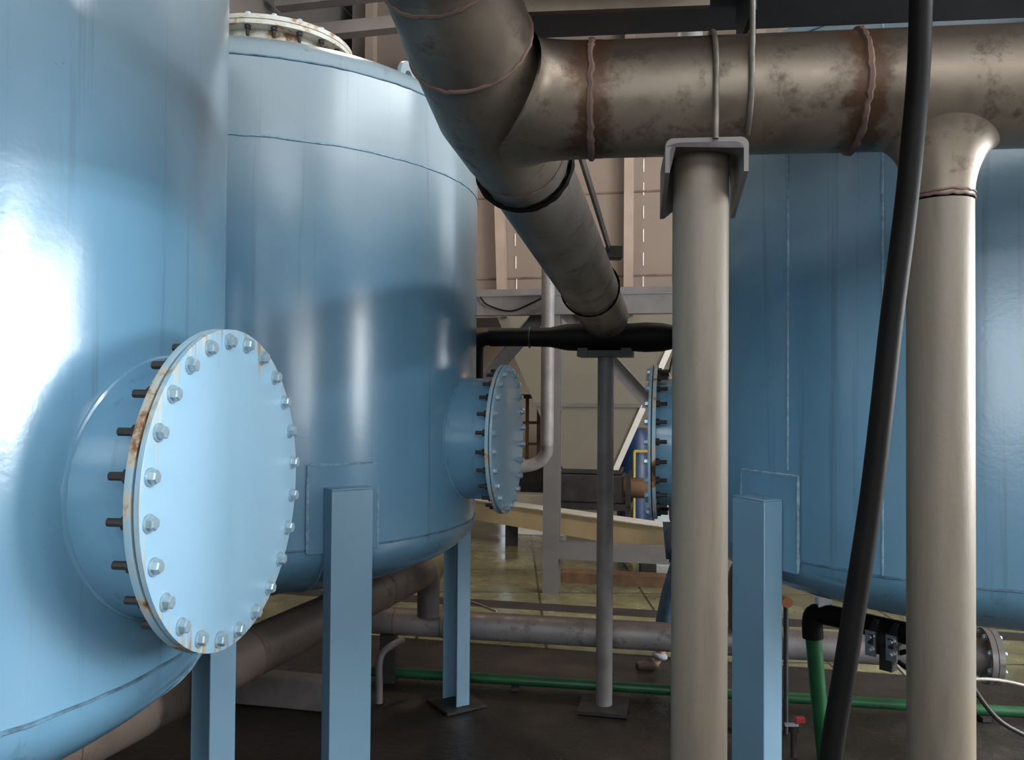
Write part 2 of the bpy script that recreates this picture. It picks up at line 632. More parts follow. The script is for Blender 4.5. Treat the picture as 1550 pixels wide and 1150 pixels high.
strip_wall('wall_right', WALL_BACK, WALL_FAR, WALL_A + 0.1, 'a', [o[:4] for o in OPEN_R], M['wall'])
strip_wall('wall_back', WALL_LEFT, WALL_A, WALL_BACK - 0.1, 'b', [o[:4] for o in OPEN_B], M['wall'])
strip_wall('wall_left', WALL_BACK, WALL_FAR, WALL_LEFT - 0.1, 'a', [], M['wall'])
DOORS = [(-3.3, -3.02, 0.0, 2.0), (-0.75, 0.45, 0.0, 1.25)]
strip_wall('wall_far', WALL_LEFT, WALL_A, WALL_FAR + 0.1, 'b', DOORS, M['wall_warm'])


def window_frame(name, p0, p1, z0, z1, fixed, axis, nx):
    bm = BM()
    t = 0.05

    def bar(pc, zc, pw, zh):
        c = (fixed, pc, zc) if axis == 'a' else (pc, fixed, zc)
        s = (0.08, pw, zh) if axis == 'a' else (pw, 0.08, zh)
        add_box(bm, c, s, HB)
    for k in range(nx + 1):
        bar(p0 + (p1 - p0) * k / nx, (z0 + z1) / 2, t, z1 - z0)
    for z in (z0, (z0 + z1) / 2, z1):
        bar((p0 + p1) / 2, z, p1 - p0, t)
    struct(name, bm, M['grey_steel'])


wi = 1
for (p0, p1, z0, z1, _q) in OPEN_R:
    window_frame('window_%d' % wi, p0, p1, z0, z1, WALL_A + 0.05, 'a', max(1, round((p1 - p0) / 1.2)))
    wi += 1
for (p0, p1, z0, z1, _q) in OPEN_B:
    window_frame('window_%d' % wi, p0, p1, z0, z1, WALL_BACK - 0.05, 'b', max(1, round((p1 - p0) / 1.2)))
    wi += 1
# ------------------------------------------------------------------ pressure tanks


def bolt_mesh(big=1.0):
    """hex head and washer on the cover face (z > 0), stud with nut behind (z < 0)"""
    bm = BM()
    add_lathe(bm, [(0.019 * big, 0), (0.019 * big, 0.004), (0.0001, 0.004)], 20)
    add_lathe(bm, [(0.0145 * big, 0.004), (0.0145 * big, 0.015 * big), (0.012 * big, 0.018 * big), (0.0001, 0.018 * big)], 6)
    for v in bm.verts:
        pass
    me = bpy.data.meshes.new('bolt')
    bmesh.ops.recalc_face_normals(bm, faces=bm.faces)
    bm.to_mesh(me)
    bm.free()
    me.materials.append(M['bolt'])
    return me


def stud_mesh(length=0.05):
    bm = BM()
    add_lathe(bm, [(0.016, 0), (0.016, -0.016), (0.009, -0.017), (0.009, -length), (0.0001, -length)], 8)
    me = bpy.data.meshes.new('stud_nut')
    bmesh.ops.recalc_face_normals(bm, faces=bm.faces)
    bm.to_mesh(me)
    bm.free()
    me.materials.append(M['stud'])
    return me


BOLT, STUD = bolt_mesh(), stud_mesh()


def place(name, me, mtx, parent):
    o = bpy.data.objects.new(name, me)
    C.objects.link(o)
    o.parent = parent
    o.matrix_local = T(*(-world_of(parent))) @ mtx
    return o


ZB, ZT = 1.25, 3.27


def head_profile(r, z0, depth, sgn, n=18):
    """torispherical-looking dish from the rim to the pole"""
    out = []
    for k in range(n + 1):
        t = k / n * PI / 2
        rr = r * math.cos(t) ** 0.88
        out.append((rr if k < n else 0.0, z0 + sgn * depth * math.sin(t)))
    return out


def head_z(r_at, r, z0, depth):
    c = (r_at / r) ** (1 / 0.88)
    return z0 + depth * math.sqrt(max(0, 1 - c * c))


def cover_mat(name, centre, axis):
    """pale blue cover with rust runs below the bolts, kept to the bolted border"""
    m, n, l, b = mat_new(name)
    v = coords(n, l)
    nz = noise(n, l, v, 3, 4)
    r = ramp(n, [(0.3, (0.275, 0.465, 0.61)), (0.7, (0.305, 0.495, 0.64))])
    l.new(nz.outputs['Fac'], r.inputs[0])
    t = n.new('ShaderNodeTexCoord')
    d = n.new('ShaderNodeVectorMath')
    d.operation = 'DISTANCE'
    l.new(t.outputs['Object'], d.inputs[0])
    d.inputs[1].default_value = centre
    vs_ = coords(n, l, (26, 26, 1.2))
    ns = noise(n, l, vs_, 1.0, 6, 0.6)
    s = math_n(n, l, 'ADD', ns.outputs['Fac'], math_n(n, l, 'MULTIPLY', math_n(n, l, 'SUBTRACT', d.outputs['Value'], 0.335), 3.0))
    rs = ramp(n, [(0.56, (0, 0, 0)), (0.68, (0.75, 0.75, 0.75)), (0.84, (1, 1, 1))])
    l.new(s, rs.inputs[0])
    rc = ramp(n, [(0.42, (0.50, 0.54, 0.50)), (0.58, (0.40, 0.34, 0.22)), (0.68, (0.22, 0.09, 0.03))])
    n2 = noise(n, l, vs_, 2.3, 5)
    l.new(n2.outputs['Fac'], rc.inputs[0])
    c = mixc(n, l, rs.outputs[0], r.outputs[0], rc.outputs[0])
    nf = noise(n, l, v, 55, 3, 0.7)
    rf = ramp(n, [(0.72, (0, 0, 0)), (0.78, (0.6, 0.6, 0.6))])
    l.new(nf.outputs['Fac'], rf.inputs[0])
    c = mixc(n, l, rf.outputs[0], c, (0.07, 0.10, 0.12))
    l.new(c, b.inputs['Base Color'])
    b.inputs['Roughness'].default_value = 0.33
    bp = n.new('ShaderNodeBump')
    bp.inputs['Strength'].default_value = 0.12
    bp.inputs['Distance'].default_value = 0.004
    l.new(nf.outputs['Fac'], bp.inputs['Height'])
    l.new(bp.outputs[0], b.inputs['Normal'])
    return m


def channel(bm, mtx, z0, z1, w=0.18, d=0.09, t=0.009):
    """U channel: web at local x=0 facing +x, flanges towards -x"""
    poly = [(0, -w / 2), (0, w / 2), (-d, w / 2), (-d, w / 2 - t), (-t, w / 2 - t), (-t, -w / 2 + t), (-d, -w / 2 + t), (-d, -w / 2)]
    add_prism(bm, poly, z1 - z0, mtx @ T(0, 0, z0))


def make_tank(label, cx, cy, r, man_az, stand, legs, vseams, bolt_phase=0.0, lug=None, mid_seam=True, ZB=1.25, dep=0.33):
    root = thing('pressure_tank', label, 'tank', (cx, cy, 0), 'blue pressure tanks')
    O = Vector((cx, cy, 0))
    tm = T(cx, cy, 0)
    top_dep = 0.26
    bm = BM()
    add_lathe(bm, [(r, ZB), (r, ZT)], 128, tm, cap=False)
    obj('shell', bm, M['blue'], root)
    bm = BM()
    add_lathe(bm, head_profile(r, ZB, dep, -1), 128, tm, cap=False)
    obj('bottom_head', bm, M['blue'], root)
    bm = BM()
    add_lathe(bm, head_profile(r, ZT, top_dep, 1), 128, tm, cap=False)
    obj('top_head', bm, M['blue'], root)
    # circumferential and vertical welds
    for z, m_ in ((ZB, 'dark_weld'), (2.94, 'blue_weld'), (ZT, 'dark_weld')):
        if z == 2.94 and not mid_seam:
            continue
        bm = BM()
        weld_ring(bm, (cx, cy, z), (0, 0, 1), r + 0.0005, 0.0045, 160, 0.002)
        obj('weld_seam', bm, M[m_], root)
    for (az, z0, z1) in vseams:
        bm = BM()
        pts = [O + Vector((r * math.cos(R(az)), r * math.sin(R(az)), z0 + (z1 - z0) * k / 40)) for k in range(41)]
        add_tube(bm, pts, [0.0045 * random.uniform(0.75, 1.25) for _ in pts], 6)
        obj('weld_seam', bm, M['blue_weld'], root)
    # petal welds of the dished bottom
    for k in range(6):
        az = R(man_az + 11 + 60 * k)
        prof = [p for p in head_profile(r, ZB, dep, -1) if p[0] > r * 0.25]
        bm = BM()
        add_tube(bm, [O + Vector((q[0] * math.cos(az), q[0] * math.sin(az), q[1])) for q in prof], 0.005, 6)
        obj('weld_seam', bm, M['blue_weld'], root)
    # manway: nozzle, weld, flange, gasket, bolted cover
    a = R(man_az)
    n = Vector((math.cos(a), math.sin(a), 0))
    zc = 1.675
    rn, rf = 0.305, 0.372
    face = r + stand
    f = axis_frame(O + Vector((0, 0, zc)), n)               # local z = along the nozzle
    bm = BM()
    add_lathe(bm, [(rn, r - 0.09), (rn, face - 0.032)], 72, f, cap=False)
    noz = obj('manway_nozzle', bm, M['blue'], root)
    bm = BM()
    pts = []
    for k in range(90):
        t = 2 * PI * k / 90
        x, y = rn * math.cos(t), rn * math.sin(t)
        pts.append(f @ Vector((x, y, math.sqrt(r * r - x * x) + 0.002)))
    add_tube(bm, pts, [0.006 * random.uniform(0.8, 1.2) for _ in pts], 6, closed=True)
    obj('weld_seam', bm, M['blue'], noz)
    bm = BM()
    add_lathe(bm, [(rn - 0.02, face - 0.034), (rf, face - 0.034), (rf + 0.001, face - 0.032), (rf, face - 0.018), (rn - 0.02, face - 0.018)], 96, f)
    obj('manway_flange', bm, M['rim'], root)
    bm = BM()
    add_lathe(bm, [(0.335, face - 0.018), (0.335, face - 0.013)], 72, f)
    obj('gasket', bm, M['gasket'], root)
    bm = BM()
    add_lathe(bm, [(0.0, face - 0.013), (rf - 0.003, face - 0.013), (rf, face - 0.012), (rf, face - 0.001), (rf - 0.003, face), (0.0, face)], 96, f)
    cov = obj('manway_cover', bm, cover_mat('manway_cover_paint', tuple(f @ Vector((0, 0, face)) - O), n), root)
    for k in range(24):
        t = 2 * PI * (k + bolt_phase) / 24
        bx = f @ T(0.344 * math.cos(t), 0.344 * math.sin(t), face) @ Matrix.Rotation(random.uniform(0, 1), 4, 'Z')
        place('bolt', BOLT, bx, cov)
        place('stud_nut', STUD, f @ T(0.344 * math.cos(t), 0.344 * math.sin(t), face - 0.034) @ Matrix.Rotation(random.uniform(0, 1), 4, 'Z'), cov)
    # top nozzle with flange
    bm = BM()
    add_lathe(bm, [(0.36, ZT + 0.15), (0.36, 3.72)], 64, tm, cap=False)
    tn = obj('top_nozzle', bm, M['neck_white'], root)
    tn['label'] = 'white top nozzle stained with rust'
    bm = BM()
    add_lathe(bm, [(0.34, 3.705), (0.43, 3.705), (0.43, 3.727), (0.34, 3.727)], 80, tm)
    obj('top_flange', bm, M['rim_white'], root)
    bm = BM()
    add_lathe(bm, [(0.0, 3.731), (0.43, 3.731), (0.43, 3.753), (0.0, 3.753)], 80, tm)
    tc = obj('top_cover', bm, M['rim_white'], root)
    for k in range(20):
        t = 2 * PI * k / 20
        place('bolt', BOLT, tm @ T(0.40 * math.cos(t), 0.40 * math.sin(t), 3.753), tc)
        place('stud_nut', STUD, tm @ T(0.40 * math.cos(t), 0.40 * math.sin(t), 3.705), tc)
    # legs with reinforcing pads and base plates
    for az in legs:
        b = R(az)
        rm = frame(O, (math.cos(b), math.sin(b), 0))
        bm = BM()
        half = 0.155 / r
        rows = []
        K = 10
        for rr in (r + 0.001, r + 0.011):
            for z in (1.235, 1.60):
                rows.append([bm.verts.new(O + Vector((rr * math.cos(b - half + 2 * half * k / K), rr * math.sin(b - half + 2 * half * k / K), z))) for k in range(K + 1)])
        for i, j in ((0, 1), (1, 3), (3, 2), (2, 0)):
            for k in range(K):
                bm.faces.new((rows[i][k], rows[i][k + 1], rows[j][k + 1], rows[j][k]))
        for k in (0, K):
            bm.faces.new((rows[0][k], rows[1][k], rows[3][k], rows[2][k]))
        pad = obj('leg_pad', bm, M['blue'], root)
        bm = BM()
        loop = []
        for k in range(K + 1):
            loop.append((b - half + 2 * half * k / K, 1.60))
        pts = [O + Vector(((r + 0.008) * math.cos(q), (r + 0.008) * math.sin(q), z)) for q, z in [(b - half, 1.24 + 0.36 * k / 8) for k in range(8)] + loop + [(b + half, 1.60 - 0.36 * k / 8) for k in range(1, 9)]]
        add_tube(bm, pts, [0.006 * random.uniform(0.7, 1.3) for _ in pts], 6)
        obj('weld_seam', bm, M['blue_weld'], pad)
        bm = BM()
        channel(bm, rm @ T(r + 0.011 + 0.09, 0, 0), 0.016, 1.50)
        add_box(bm, (r + 0.056, 0, 1.504), (0.09, 0.18, 0.008), rm)
        obj('leg', bm, M['blue_leg'], root, angle=30, bevel=0.003)
        bm = BM()
        add_box(bm, (r + 0.06, 0, 0.006), (0.27, 0.27, 0.016), rm @ Matrix.Rotation(0, 4, 'Z'))
        obj('base_plate', bm, M['dark_steel'], root, smooth=False)
    if lug:
        az, rl = R(lug), 0.82
        zl = head_z(rl, r, ZT, top_dep)
        lm = frame(O + Vector((rl * math.cos(az), rl * math.sin(az), zl - 0.03)), (-math.sin(az), math.cos(az), 0))
        bm = BM()
        outer = [(0.085 * math.cos(t), 0.06 + 0.085 * math.sin(t)) for t in [PI * k / 16 for k in range(17)]]
        outer = [(0.085, -0.02)] + outer + [(-0.085, -0.02)]
        inner = [(0.035 * math.cos(2 * PI * k / 20), 0.06 + 0.035 * math.sin(2 * PI * k / 20)) for k in range(20)]
        # ring plate built as a strip between an outer outline and the hole
        mm = lm @ Matrix.Rotation(PI / 2, 4, 'X')
        for side in (0.0, 0.018):
            pass
        seg = 40
        oa, ob, ia, ib = [], [], [], []
        for k in range(seg):
            t = 2 * PI * k / seg
            ci, si = math.cos(t), math.sin(t)
            ro = 0.085 if si >= 0 else min(0.085 / max(abs(ci), 1e-3), 0.085 / max(abs(si), 1e-3))
            oa.append(bm.verts.new(mm @ Vector((ro * ci, 0.06 + ro * si, 0))))
            ob.append(bm.verts.new(mm @ Vector((ro * ci, 0.06 + ro * si, 0.02))))
            ia.append(bm.verts.new(mm @ Vector((0.04 * ci, 0.06 + 0.04 * si, 0))))
            ib.append(bm.verts.new(mm @ Vector((0.04 * ci, 0.06 + 0.04 * si, 0.02))))
        for k in range(seg):
            j = (k + 1) % seg
            bm.faces.new((oa[k], oa[j], ob[j], ob[k]))
            bm.faces.new((ia[k], ia[j], ib[j], ib[k]))
            bm.faces.new((oa[k], oa[j], ia[j], ia[k]))
            bm.faces.new((ob[k], ob[j], ib[j], ib[k]))
        obj('lifting_lug', bm, M['blue_leg'], root)
    # drain nozzle under the dish
    bm = BM()
    add_lathe(bm, [(0.055, ZB - dep - 0.07), (0.055, ZB - dep + 0.02)], 24, tm)
    add_lathe(bm, [(0.09, ZB - dep - 0.09), (0.09, ZB - dep - 0.07)], 24, tm)
    obj('drain_nozzle', bm, M['dark_steel'], root)
    return root


T1 = make_tank('nearest blue tank at left edge of photo, its bolted round cover facing us', -1.932, 2.10, 1.12, -8, 0.168, (-55, 40.5), [(-80, 1.25, 3.27)], 0.35, mid_seam=False)
T2 = make_tank('blue tank standing behind the nearest one, white rust-stained flange on top', -1.315, 4.37, 1.12, -12, 0.21, (-57, 33), [], 0.5, lug=-21)
T3 = make_tank('blue tank at right behind the two pale pipe columns', 2.05, 3.68, 1.15, 168, 0.25, (-155, 123), [(-150, 1.62, 3.27), (-131.6, 1.28, 3.27)], 0.2, ZB=1.28, dep=0.28)

# ------------------------------------------------------------------ overhead pipework
PA = Vector((-0.06, 2.20, 2.69))
PD = Vector((1.42, -0.18, -0.008)).normalized()           # crosswise pipe, towards the right
ME = Vector((0.57, 4.95, 2.37))
MD = (ME - PA).normalized()                                # manifold, away from the camera
pipe = thing('overhead_pipe', 'large dusty steel pipe tee under the ceiling beams with a downpipe at right', 'pipe', (PA.x, PA.y, 0))
off = Vector((PA.x, PA.y, 0))
mb = lambda s: (PA + PD * s - off).dot(PD)
M['pipe'] = steel_pipe_mat('dusty_steel_pipe', (0.235, 0.185, 0.138), (0.075, 0.05, 0.034), tuple(PD),
                           [(mb(0.27), 0.07), (mb(0.94), 0.07)], 0.42, 0.5, (2.74, 0.03, (0.05, 0.036, 0.026)))
M['pipe_far'] = steel_pipe_mat('brushed_steel_pipe', (0.24, 0.205, 0.175), (0.15, 0.115, 0.09), tuple(MD), [], 0.40, 0.55)
RP = 0.15
bm = BM()
add_tube(bm, [PA + PD * s for s in (0.02, 0.6, 1.5, 3.2)], RP, 64)
cross = obj('cross_pipe', bm, M['pipe'], pipe)
# smooth extruded tee collar: leaves the manifold in a fillet and settles on the branch
def tee_fillet(bm, centre, branch, main, r_main, r_branch, reach, flare_along, flare_up, seg=72, steps=12):
    x = Vector(branch).normalized()
    y = (Vector(main) - x * Vector(main).dot(x)).normalized()
    z = x.cross(y)
    rings = []
    for j in range(steps + 1):
        th_ = PI / 2 * j / steps
        ring = []
        for k in range(seg):
            t = 2 * PI * k / seg
            c_, s_ = math.cos(t), math.sin(t)
            rr = r_branch + (flare_along * c_ * c_ + flare_up * s_ * s_) * (1 - math.sin(th_))
            base = math.sqrt(max(0.0, r_main ** 2 - min(r_main, abs(rr * s_)) ** 2)) * 0.985
            xx = base + (reach - base) * (1 - math.cos(th_))
            ring.append(bm.verts.new(Vector(centre) + x * xx + y * (rr * c_) + z * (rr * s_)))
        rings.append(ring)
    for p_, q_ in zip(rings[:-1], rings[1:]):
        for k in range(seg):
            k2 = (k + 1) % seg
            bm.faces.new((p_[k], p_[k2], q_[k2], q_[k]))


bm = BM()
tee_fillet(bm, PA, PD, MD, 0.158, RP + 0.001, 0.30, 0.085, 0.004)
obj('tee_collar', bm, M['pipe'], pipe)
bm = BM()
RM = 0.145
near = PA + Vector((-0.93, -3.6, 1.5))
add_tube(bm, [PA + (near - PA) * k for k in (1, 0.6, 0.3, 0.08)], RM, 64)
obj('manifold_pipe', bm, M['pipe'], pipe)
bm = BM()
ND = (near - PA).normalized()
add_tube(bm, [PA + ND * 0.46, PA + ND * 0.40, PA + ND * 0.25, PA, PA + MD * 0.22, PA + MD * 0.34], [RM, 0.150, 0.156, 0.158, 0.155, RM], 64)
obj('tee_body', bm, M['pipe'], pipe)
bm = BM()
add_tube(bm, [PA + MD * s for s in (0.3, 1.0, 2.0, 2.79)], [RM, RM, RM * 0.99, RM * 0.97], 64)
far = obj('manifold_pipe', bm, M['pipe_far'], pipe)
for c_, d_, r_, bd in ((PA + ND * 0.44, ND, RM, 0.006), (PA + MD * 0.32, MD, RM + 0.002, 0.005), (PA + PD * 0.27, PD, RP, 0.009), (PA + PD * 0.94, PD, RP, 0.009), (PA + ND * 0.22, ND, 0.157, 0.005)):
    bm = BM()
    weld_ring(bm, c_, d_, r_, bd, 72, 0.003)
    obj('weld_seam', bm, M['rust_line'], pipe)
# downpipe at right with its flared outlet
sd = (1.083 - PA.x) / PD.x
DP = PA + PD * sd
RD = 0.078
bm = BM()
tee_fillet(bm, DP, (0, 0, -1), PD, RP - 0.002, RD, 0.285, 0.075, 0.045)
obj('outlet', bm, M['pipe'], pipe)
bm = BM()
add_lathe(bm, [(RD, -0.29), (RD, -DP.z)], 56, T(*DP), cap=False)
dn = obj('downpipe', bm, M['column'], pipe)
dn['label'] = 'pale grey vertical downpipe'
for dz in (0.272, 0.283):
    bm = BM()
    weld_ring(bm, DP - Vector((0, 0, dz)), (0, 0, 1), RD + 0.001, 0.003, 48, 0.002)
    obj('weld_seam', bm, M['rust_line'], dn)
bm = BM()
add_lathe(bm, [(RD + 0.001, 0.0), (0.15, 0.0), (0.15, 0.015), (RD + 0.001, 0.015)], 40, T(DP.x, DP.y, 0))
obj('base_flange', bm, M['dark_steel'], pipe)

# black rubber bands round the manifold
for s, rr, w in ((0.42, 0.0105, 'black'), (2.08, 0.006, 'black')):
    bm = BM()
    weld_ring(bm, PA + MD * s, MD, RM + rr, rr, 64, 0)
    b_ = obj('clamp_ring', bm, M[w], pipe)
    b_['label'] = 'thick black rubber ring' if s < 1 else 'thin black clamp ring'

# ------------------------------------------------------------------ pipe column with saddle
s1 = (0.493 - PA.x) / PD.x
CP = PA + PD * s1
col = thing('pipe_column', 'pale grey round column with a channel saddle under the big crosswise pipe', 'column', (CP.x, CP.y, 0))
RC = 0.072
ZS = CP.z - RP - 0.004
bm = BM()
add_lathe(bm, [(RC, 0.012), (RC, ZS - 0.01)], 56, T(CP.x, CP.y, 0))
obj('post', bm, M['column'], col)
bm = BM()
cf = frame(CP, PD)
add_box(bm, (0, 0, 0.006), (0.3, 0.3, 0.012), T(CP.x, CP.y, 0))
obj('base_plate', bm, M['dark_steel'], col, smooth=False)
bm = BM()
SX, FY, BYY = 0.100, -0.15, 0.08
zt = ZS
# saddle: web under the pipe, two flanges cut on the slant towards the post
zl = zt - CP.z
th = 0.011
rad = 0.02
outer = [(-SX, -0.085)] + [(-SX + rad - rad * math.cos(t), -rad + rad * math.sin(t)) for t in [PI / 2 * k / 6 for k in range(7)]]
outer += [(SX - rad + rad * math.sin(t), -rad + rad * math.cos(t)) for t in [PI / 2 * k / 6 for k in range(7)]] + [(SX, -0.085)]
ri = 0.022
inn = [(SX - th, -0.085)] + [(SX - th - ri + ri * math.cos(t), -th - ri + ri * math.sin(t)) for t in [PI / 2 * k / 6 for k in range(7)]]
inn += [(-SX + th + ri - ri * math.sin(t), -th - ri + ri * math.cos(t)) for t in [PI / 2 * k / 6 for k in range(7)]] + [(-SX + th, -0.085)]
poly = outer + inn
K = len(poly)
fr, bk = [], []
for (x, z) in poly:
    fr.append(bm.verts.new(cf @ Vector((x, FY, zl + z))))
    bk.append(bm.verts.new(cf @ Vector((x, BYY, zl + (z if z > -0.08 else -0.15)))))
bm.faces.new(fr)
bm.faces.new(list(reversed(bk)))
for k in range(K):
    j = (k + 1) % K
    bm.faces.new((fr[k], fr[j], bk[j], bk[k]))
bmesh.ops.triangulate(bm, faces=[f_ for f_ in bm.faces if len(f_.verts) > 4])
obj('saddle', bm, M['column_far'], col, angle=50)


def half_loop(s, r_, zlow, straight_top=None):
    c_ = PA + PD * s
    fm = frame(c_, PD)
    pts = []
    for k in range(25):
        t = -PI / 2 + 0.6 + (2 * PI - 1.2) * k / 24
        t = -PI * 0.02 + PI * 1.04 * k / 24
        pts.append(fm @ Vector((0, -r_ * math.cos(t), r_ * math.sin(t))))
    a = fm @ Vector((0, -r_, zlow))
    b = fm @ Vector((0, r_, zlow))
    return [a] + pts + [b]


bm = BM()
add_tube(bm, half_loop(s1 + 0.02, RP + 0.0085, -0.16), 0.0075, 10)
obj('u_bolt', bm, M['rod'], col)

# ------------------------------------------------------------------ overhead beams
beam = thing('overhead_beam', 'dark steel beam running just above the crosswise pipe', 'beam', (0.9, 2.3, 2.97))
bf = frame((0.1, 2.42, 2.97), (1.32, -0.15, 0.0))
bm = BM()
L0, L1 = -0.35, 3.4
BD = 0.24
add_box(bm, ((L0 + L1) / 2, -BD / 2, 0.006), (L1 - L0, BD, 0.012), bf)
add_box(bm, ((L0 + L1) / 2, -BD / 2, 0.15), (L1 - L0, 0.012, 0.28), bf)
add_box(bm, ((L0 + L1) / 2, -BD / 2, 0.296), (L1 - L0, BD, 0.012), bf)
obj('i_section', bm, M['brown_beam'], beam, smooth=False)
bm = BM()
add_box(bm, (0.49, -0.30, 0.03), (0.10, 0.16, 0.06), bf)
add_box(bm, (0.535, -0.26, -0.05), (0.012, 0.24, 0.14), bf)
obj('hanger_cleat', bm, M['dark_steel'], beam, smooth=False)
hr = thing('hanger_rod', 'thin steel rod hung from the beam cleat beside the u-bolt', 'rod', tuple(PA + PD * (s1 + 0.105)))
sr = s1 + 0.105
fm = frame(PA + PD * sr, PD)
rp = RP + 0.0085
pts = [fm @ Vector((0.006, -rp * 0.8, 0.52)), fm @ Vector((0.004, -rp * 0.82, 0.2)), fm @ Vector((0.002, -rp * 0.93, 0.075))]
for k in range(10):
    t = R(20) - R(75) * k / 9
    pts.append(fm @ Vector((0, -rp * math.cos(t), rp * math.sin(t))))
bm = BM()
add_tube(bm, pts, 0.0075, 10)
obj('rod', bm, M['rod'], hr)
bm = BM()
add_lathe(bm, [(0.014, 0), (0.014, 0.012)], 6, axis_frame(fm @ Vector((0.004, -rp * 0.81, 0.30)), (0, 0, 1)))
obj('nut', bm, M['dark_steel'], hr)

# unseen beam added over the aisle to shade a band on the nearest tank
bm = BM()
cb2 = frame((0.40, 2.17, 2.985), (-1.12, -5.5, 0.0))
for (cz, sz) in ((0.006, (6.6, 0.16, 0.012)), (0.10, (6.6, 0.012, 0.18)), (0.196, (6.6, 0.16, 0.012))):
    add_box(bm, (3.3, 0, cz), sz, cb2)
obj('added_shade_beam', bm, M['brown_beam'], beam, smooth=False)

# tan strip added as the lit front face of the dark beam
bm = BM()
b2 = frame((0.02, 2.11, 2.895), (1.32, -0.13, 0.0))
add_box(bm, (0.24, 0.0, 0.035), (0.48, 0.02, 0.07), b2)
add_box(bm, (0.24, -0.05, 0.064), (0.48, 0.12, 0.012), b2)
tag(obj('lit_face_strip', bm, M['tan_lit_strip'], None, smooth=False), 'tan strip for the lit front face of the dark beam at the top edge', 'beam')

# roof purlins seen above the second tank
for k, (y_, z_) in enumerate(((8.6, 6.25), (8.9, 6.02))):
    bm = BM()
    add_box(bm, (0, 0, 0), (6.6, 0.16, 0.14), frame((0.6, y_ - 0.35, z_), VA + Vector((0, 0, 0.012))))
    tag(obj('purlin', bm, M['grey_steel'], None, smooth=False), ['upper of two grey purlins above the rusty top flange', 'lower of two grey purlins above the rusty top flange'][k], 'beam', 'grey purlins over the bin')

# ------------------------------------------------------------------ middle: centre post, black cross pipe
cpst = thing('support_post', 'slim grey post on a dark floor plate holding the far end of the manifold', 'post', (0.575, 4.98, 0))
bm = BM()
add_lathe(bm, [(0.05, 0.02), (0.05, 2.135)], 40, T(0.575, 4.98, 0))
obj('post', bm, M['column_far'], cpst)
bm = BM()
add_box(bm, (0, 0, 0.01), (0.29, 0.29, 0.02), frame((0.575, 4.98, 0), VA))
obj('base_plate', bm, M['dark_steel'], cpst, smooth=False)
bm = BM()
add_box(bm, (0, 0, 2.150), (0.33, 0.22, 0.036), frame((0.575, 4.98, 0), VA))
obj('head_plate', bm, M['dark_steel'], cpst, smooth=False)
for sx in (-0.13, 0.13):
    bm = BM()
    add_box(bm, (sx, -0.08, 2.157), (0.06, 0.08, 0.05), frame((0.575, 4.98, 0), VA))
    obj('head_block', bm, M['dark_steel'], cpst, smooth=False)

X0 = Vector((0.575, 5.0, 2.255))
XD = Vector((0.985, -0.11, 0.0)).normalized()
cp = thing('black_pipe', 'black wrapped pipe with bulged reducers crossing behind the manifold end', 'pipe', (X0.x, X0.y, 0))
bm = BM()
add_tube(bm, [X0 + XD * s for s in (-0.72, -0.60, -0.46, -0.34, -0.24, -0.16, 0.16, 0.24, 0.34, 0.46, 0.60, 0.86)],
         [0.058, 0.058, 0.058, 0.062, 0.082, 0.086, 0.086, 0.092, 0.088, 0.062, 0.058, 0.058], 32)
obj('reducer_run', bm, M['black'], cp)
bm = BM()
e = X0 + XD * -0.72
add_tube(bm, smooth_path([e, e + Vector((-0.05, 0.005, -0.01)), e + Vector((-0.085, 0.01, -0.05)), e + Vector((-0.09, 0.01, -0.12)), e + Vector((-0.09, 0.01, -0.45)), e + Vector((-0.10, 0.02, -0.55)), e + Vector((-0.16, 0.10, -0.60)), e + Vector((-0.45, 0.45, -0.62))], 5), 0.05, 24)
obj('drop_leg', bm, M['black'], cp)
for s in (-0.47, 0.47):
    bm = BM()
    weld_ring(bm, X0 + XD * s, XD, 0.062, 0.006, 32)
    obj('weld_seam', bm, M['dark_steel'], cp)

# flat hanger bar and clamp block alongside the manifold
bm = BM()
ba, bb_ = Vector((0.245, 3.0, 2.80)), Vector((0.50, 4.2, 2.655))
add_box(bm, ((bb_ - ba).length / 2, 0, 0), ((bb_ - ba).length, 0.012, 0.05), frame(ba, bb_ - ba))
hb = tag(obj('flat_bar', bm, M['column_far'], None, smooth=False), 'flat steel bar running along the right flank of the manifold', 'bar')
bm = BM()
add_box(bm, (0.52, 4.2, 2.635), (0.085, 0.08, 0.065))
cb = tag(obj('clamp_block', bm, M['dark_steel'], None, smooth=False, bevel=0.004), 'small dark block at the end of the flat bar beside the manifold', 'block')

# ------------------------------------------------------------------ pipework at floor level
fp = thing('floor_pipe', 'grey steel pipe run near the floor with a flanged end behind the right column', 'pipe', (0.6, 5.2, 0))
FA, FB_ = Vector((-1.05, 5.47, 0.39)), Vector((2.77, 4.79, 0.39))
FD = (FB_ - FA).normalized()
M['floor_pipe'] = steel_pipe_mat('greasy_grey_pipe', (0.30, 0.27, 0.265), (0.10, 0.08, 0.075), tuple(FD), [], 0.5, 0.25, (0.445, 0.02, (0.07, 0.055, 0.05)))
M['brown_pipe'] = steel_pipe_mat('brown_oily_pipe', (0.17, 0.125, 0.10), (0.07, 0.05, 0.04), tuple(FD), [], 0.42, 0.2)
RF = 0.088
bm = BM()
add_tube(bm, [FA, FA + FD * 1, FA + FD * 2, FB_], RF, 40)
obj('main_run', bm, M['floor_pipe'], fp)
bm = BM()
add_lathe(bm, [(RF, -0.10), (RF + 0.012, -0.06), (RF + 0.012, 0)], 40, axis_frame(FB_, FD), cap=False)
obj('neck', bm, M['floor_pipe'], fp)
bm = BM()
add_lathe(bm, [(0.05, 0), (0.16, 0), (0.16, 0.03), (0.05, 0.03)], 48, axis_frame(FB_, FD))
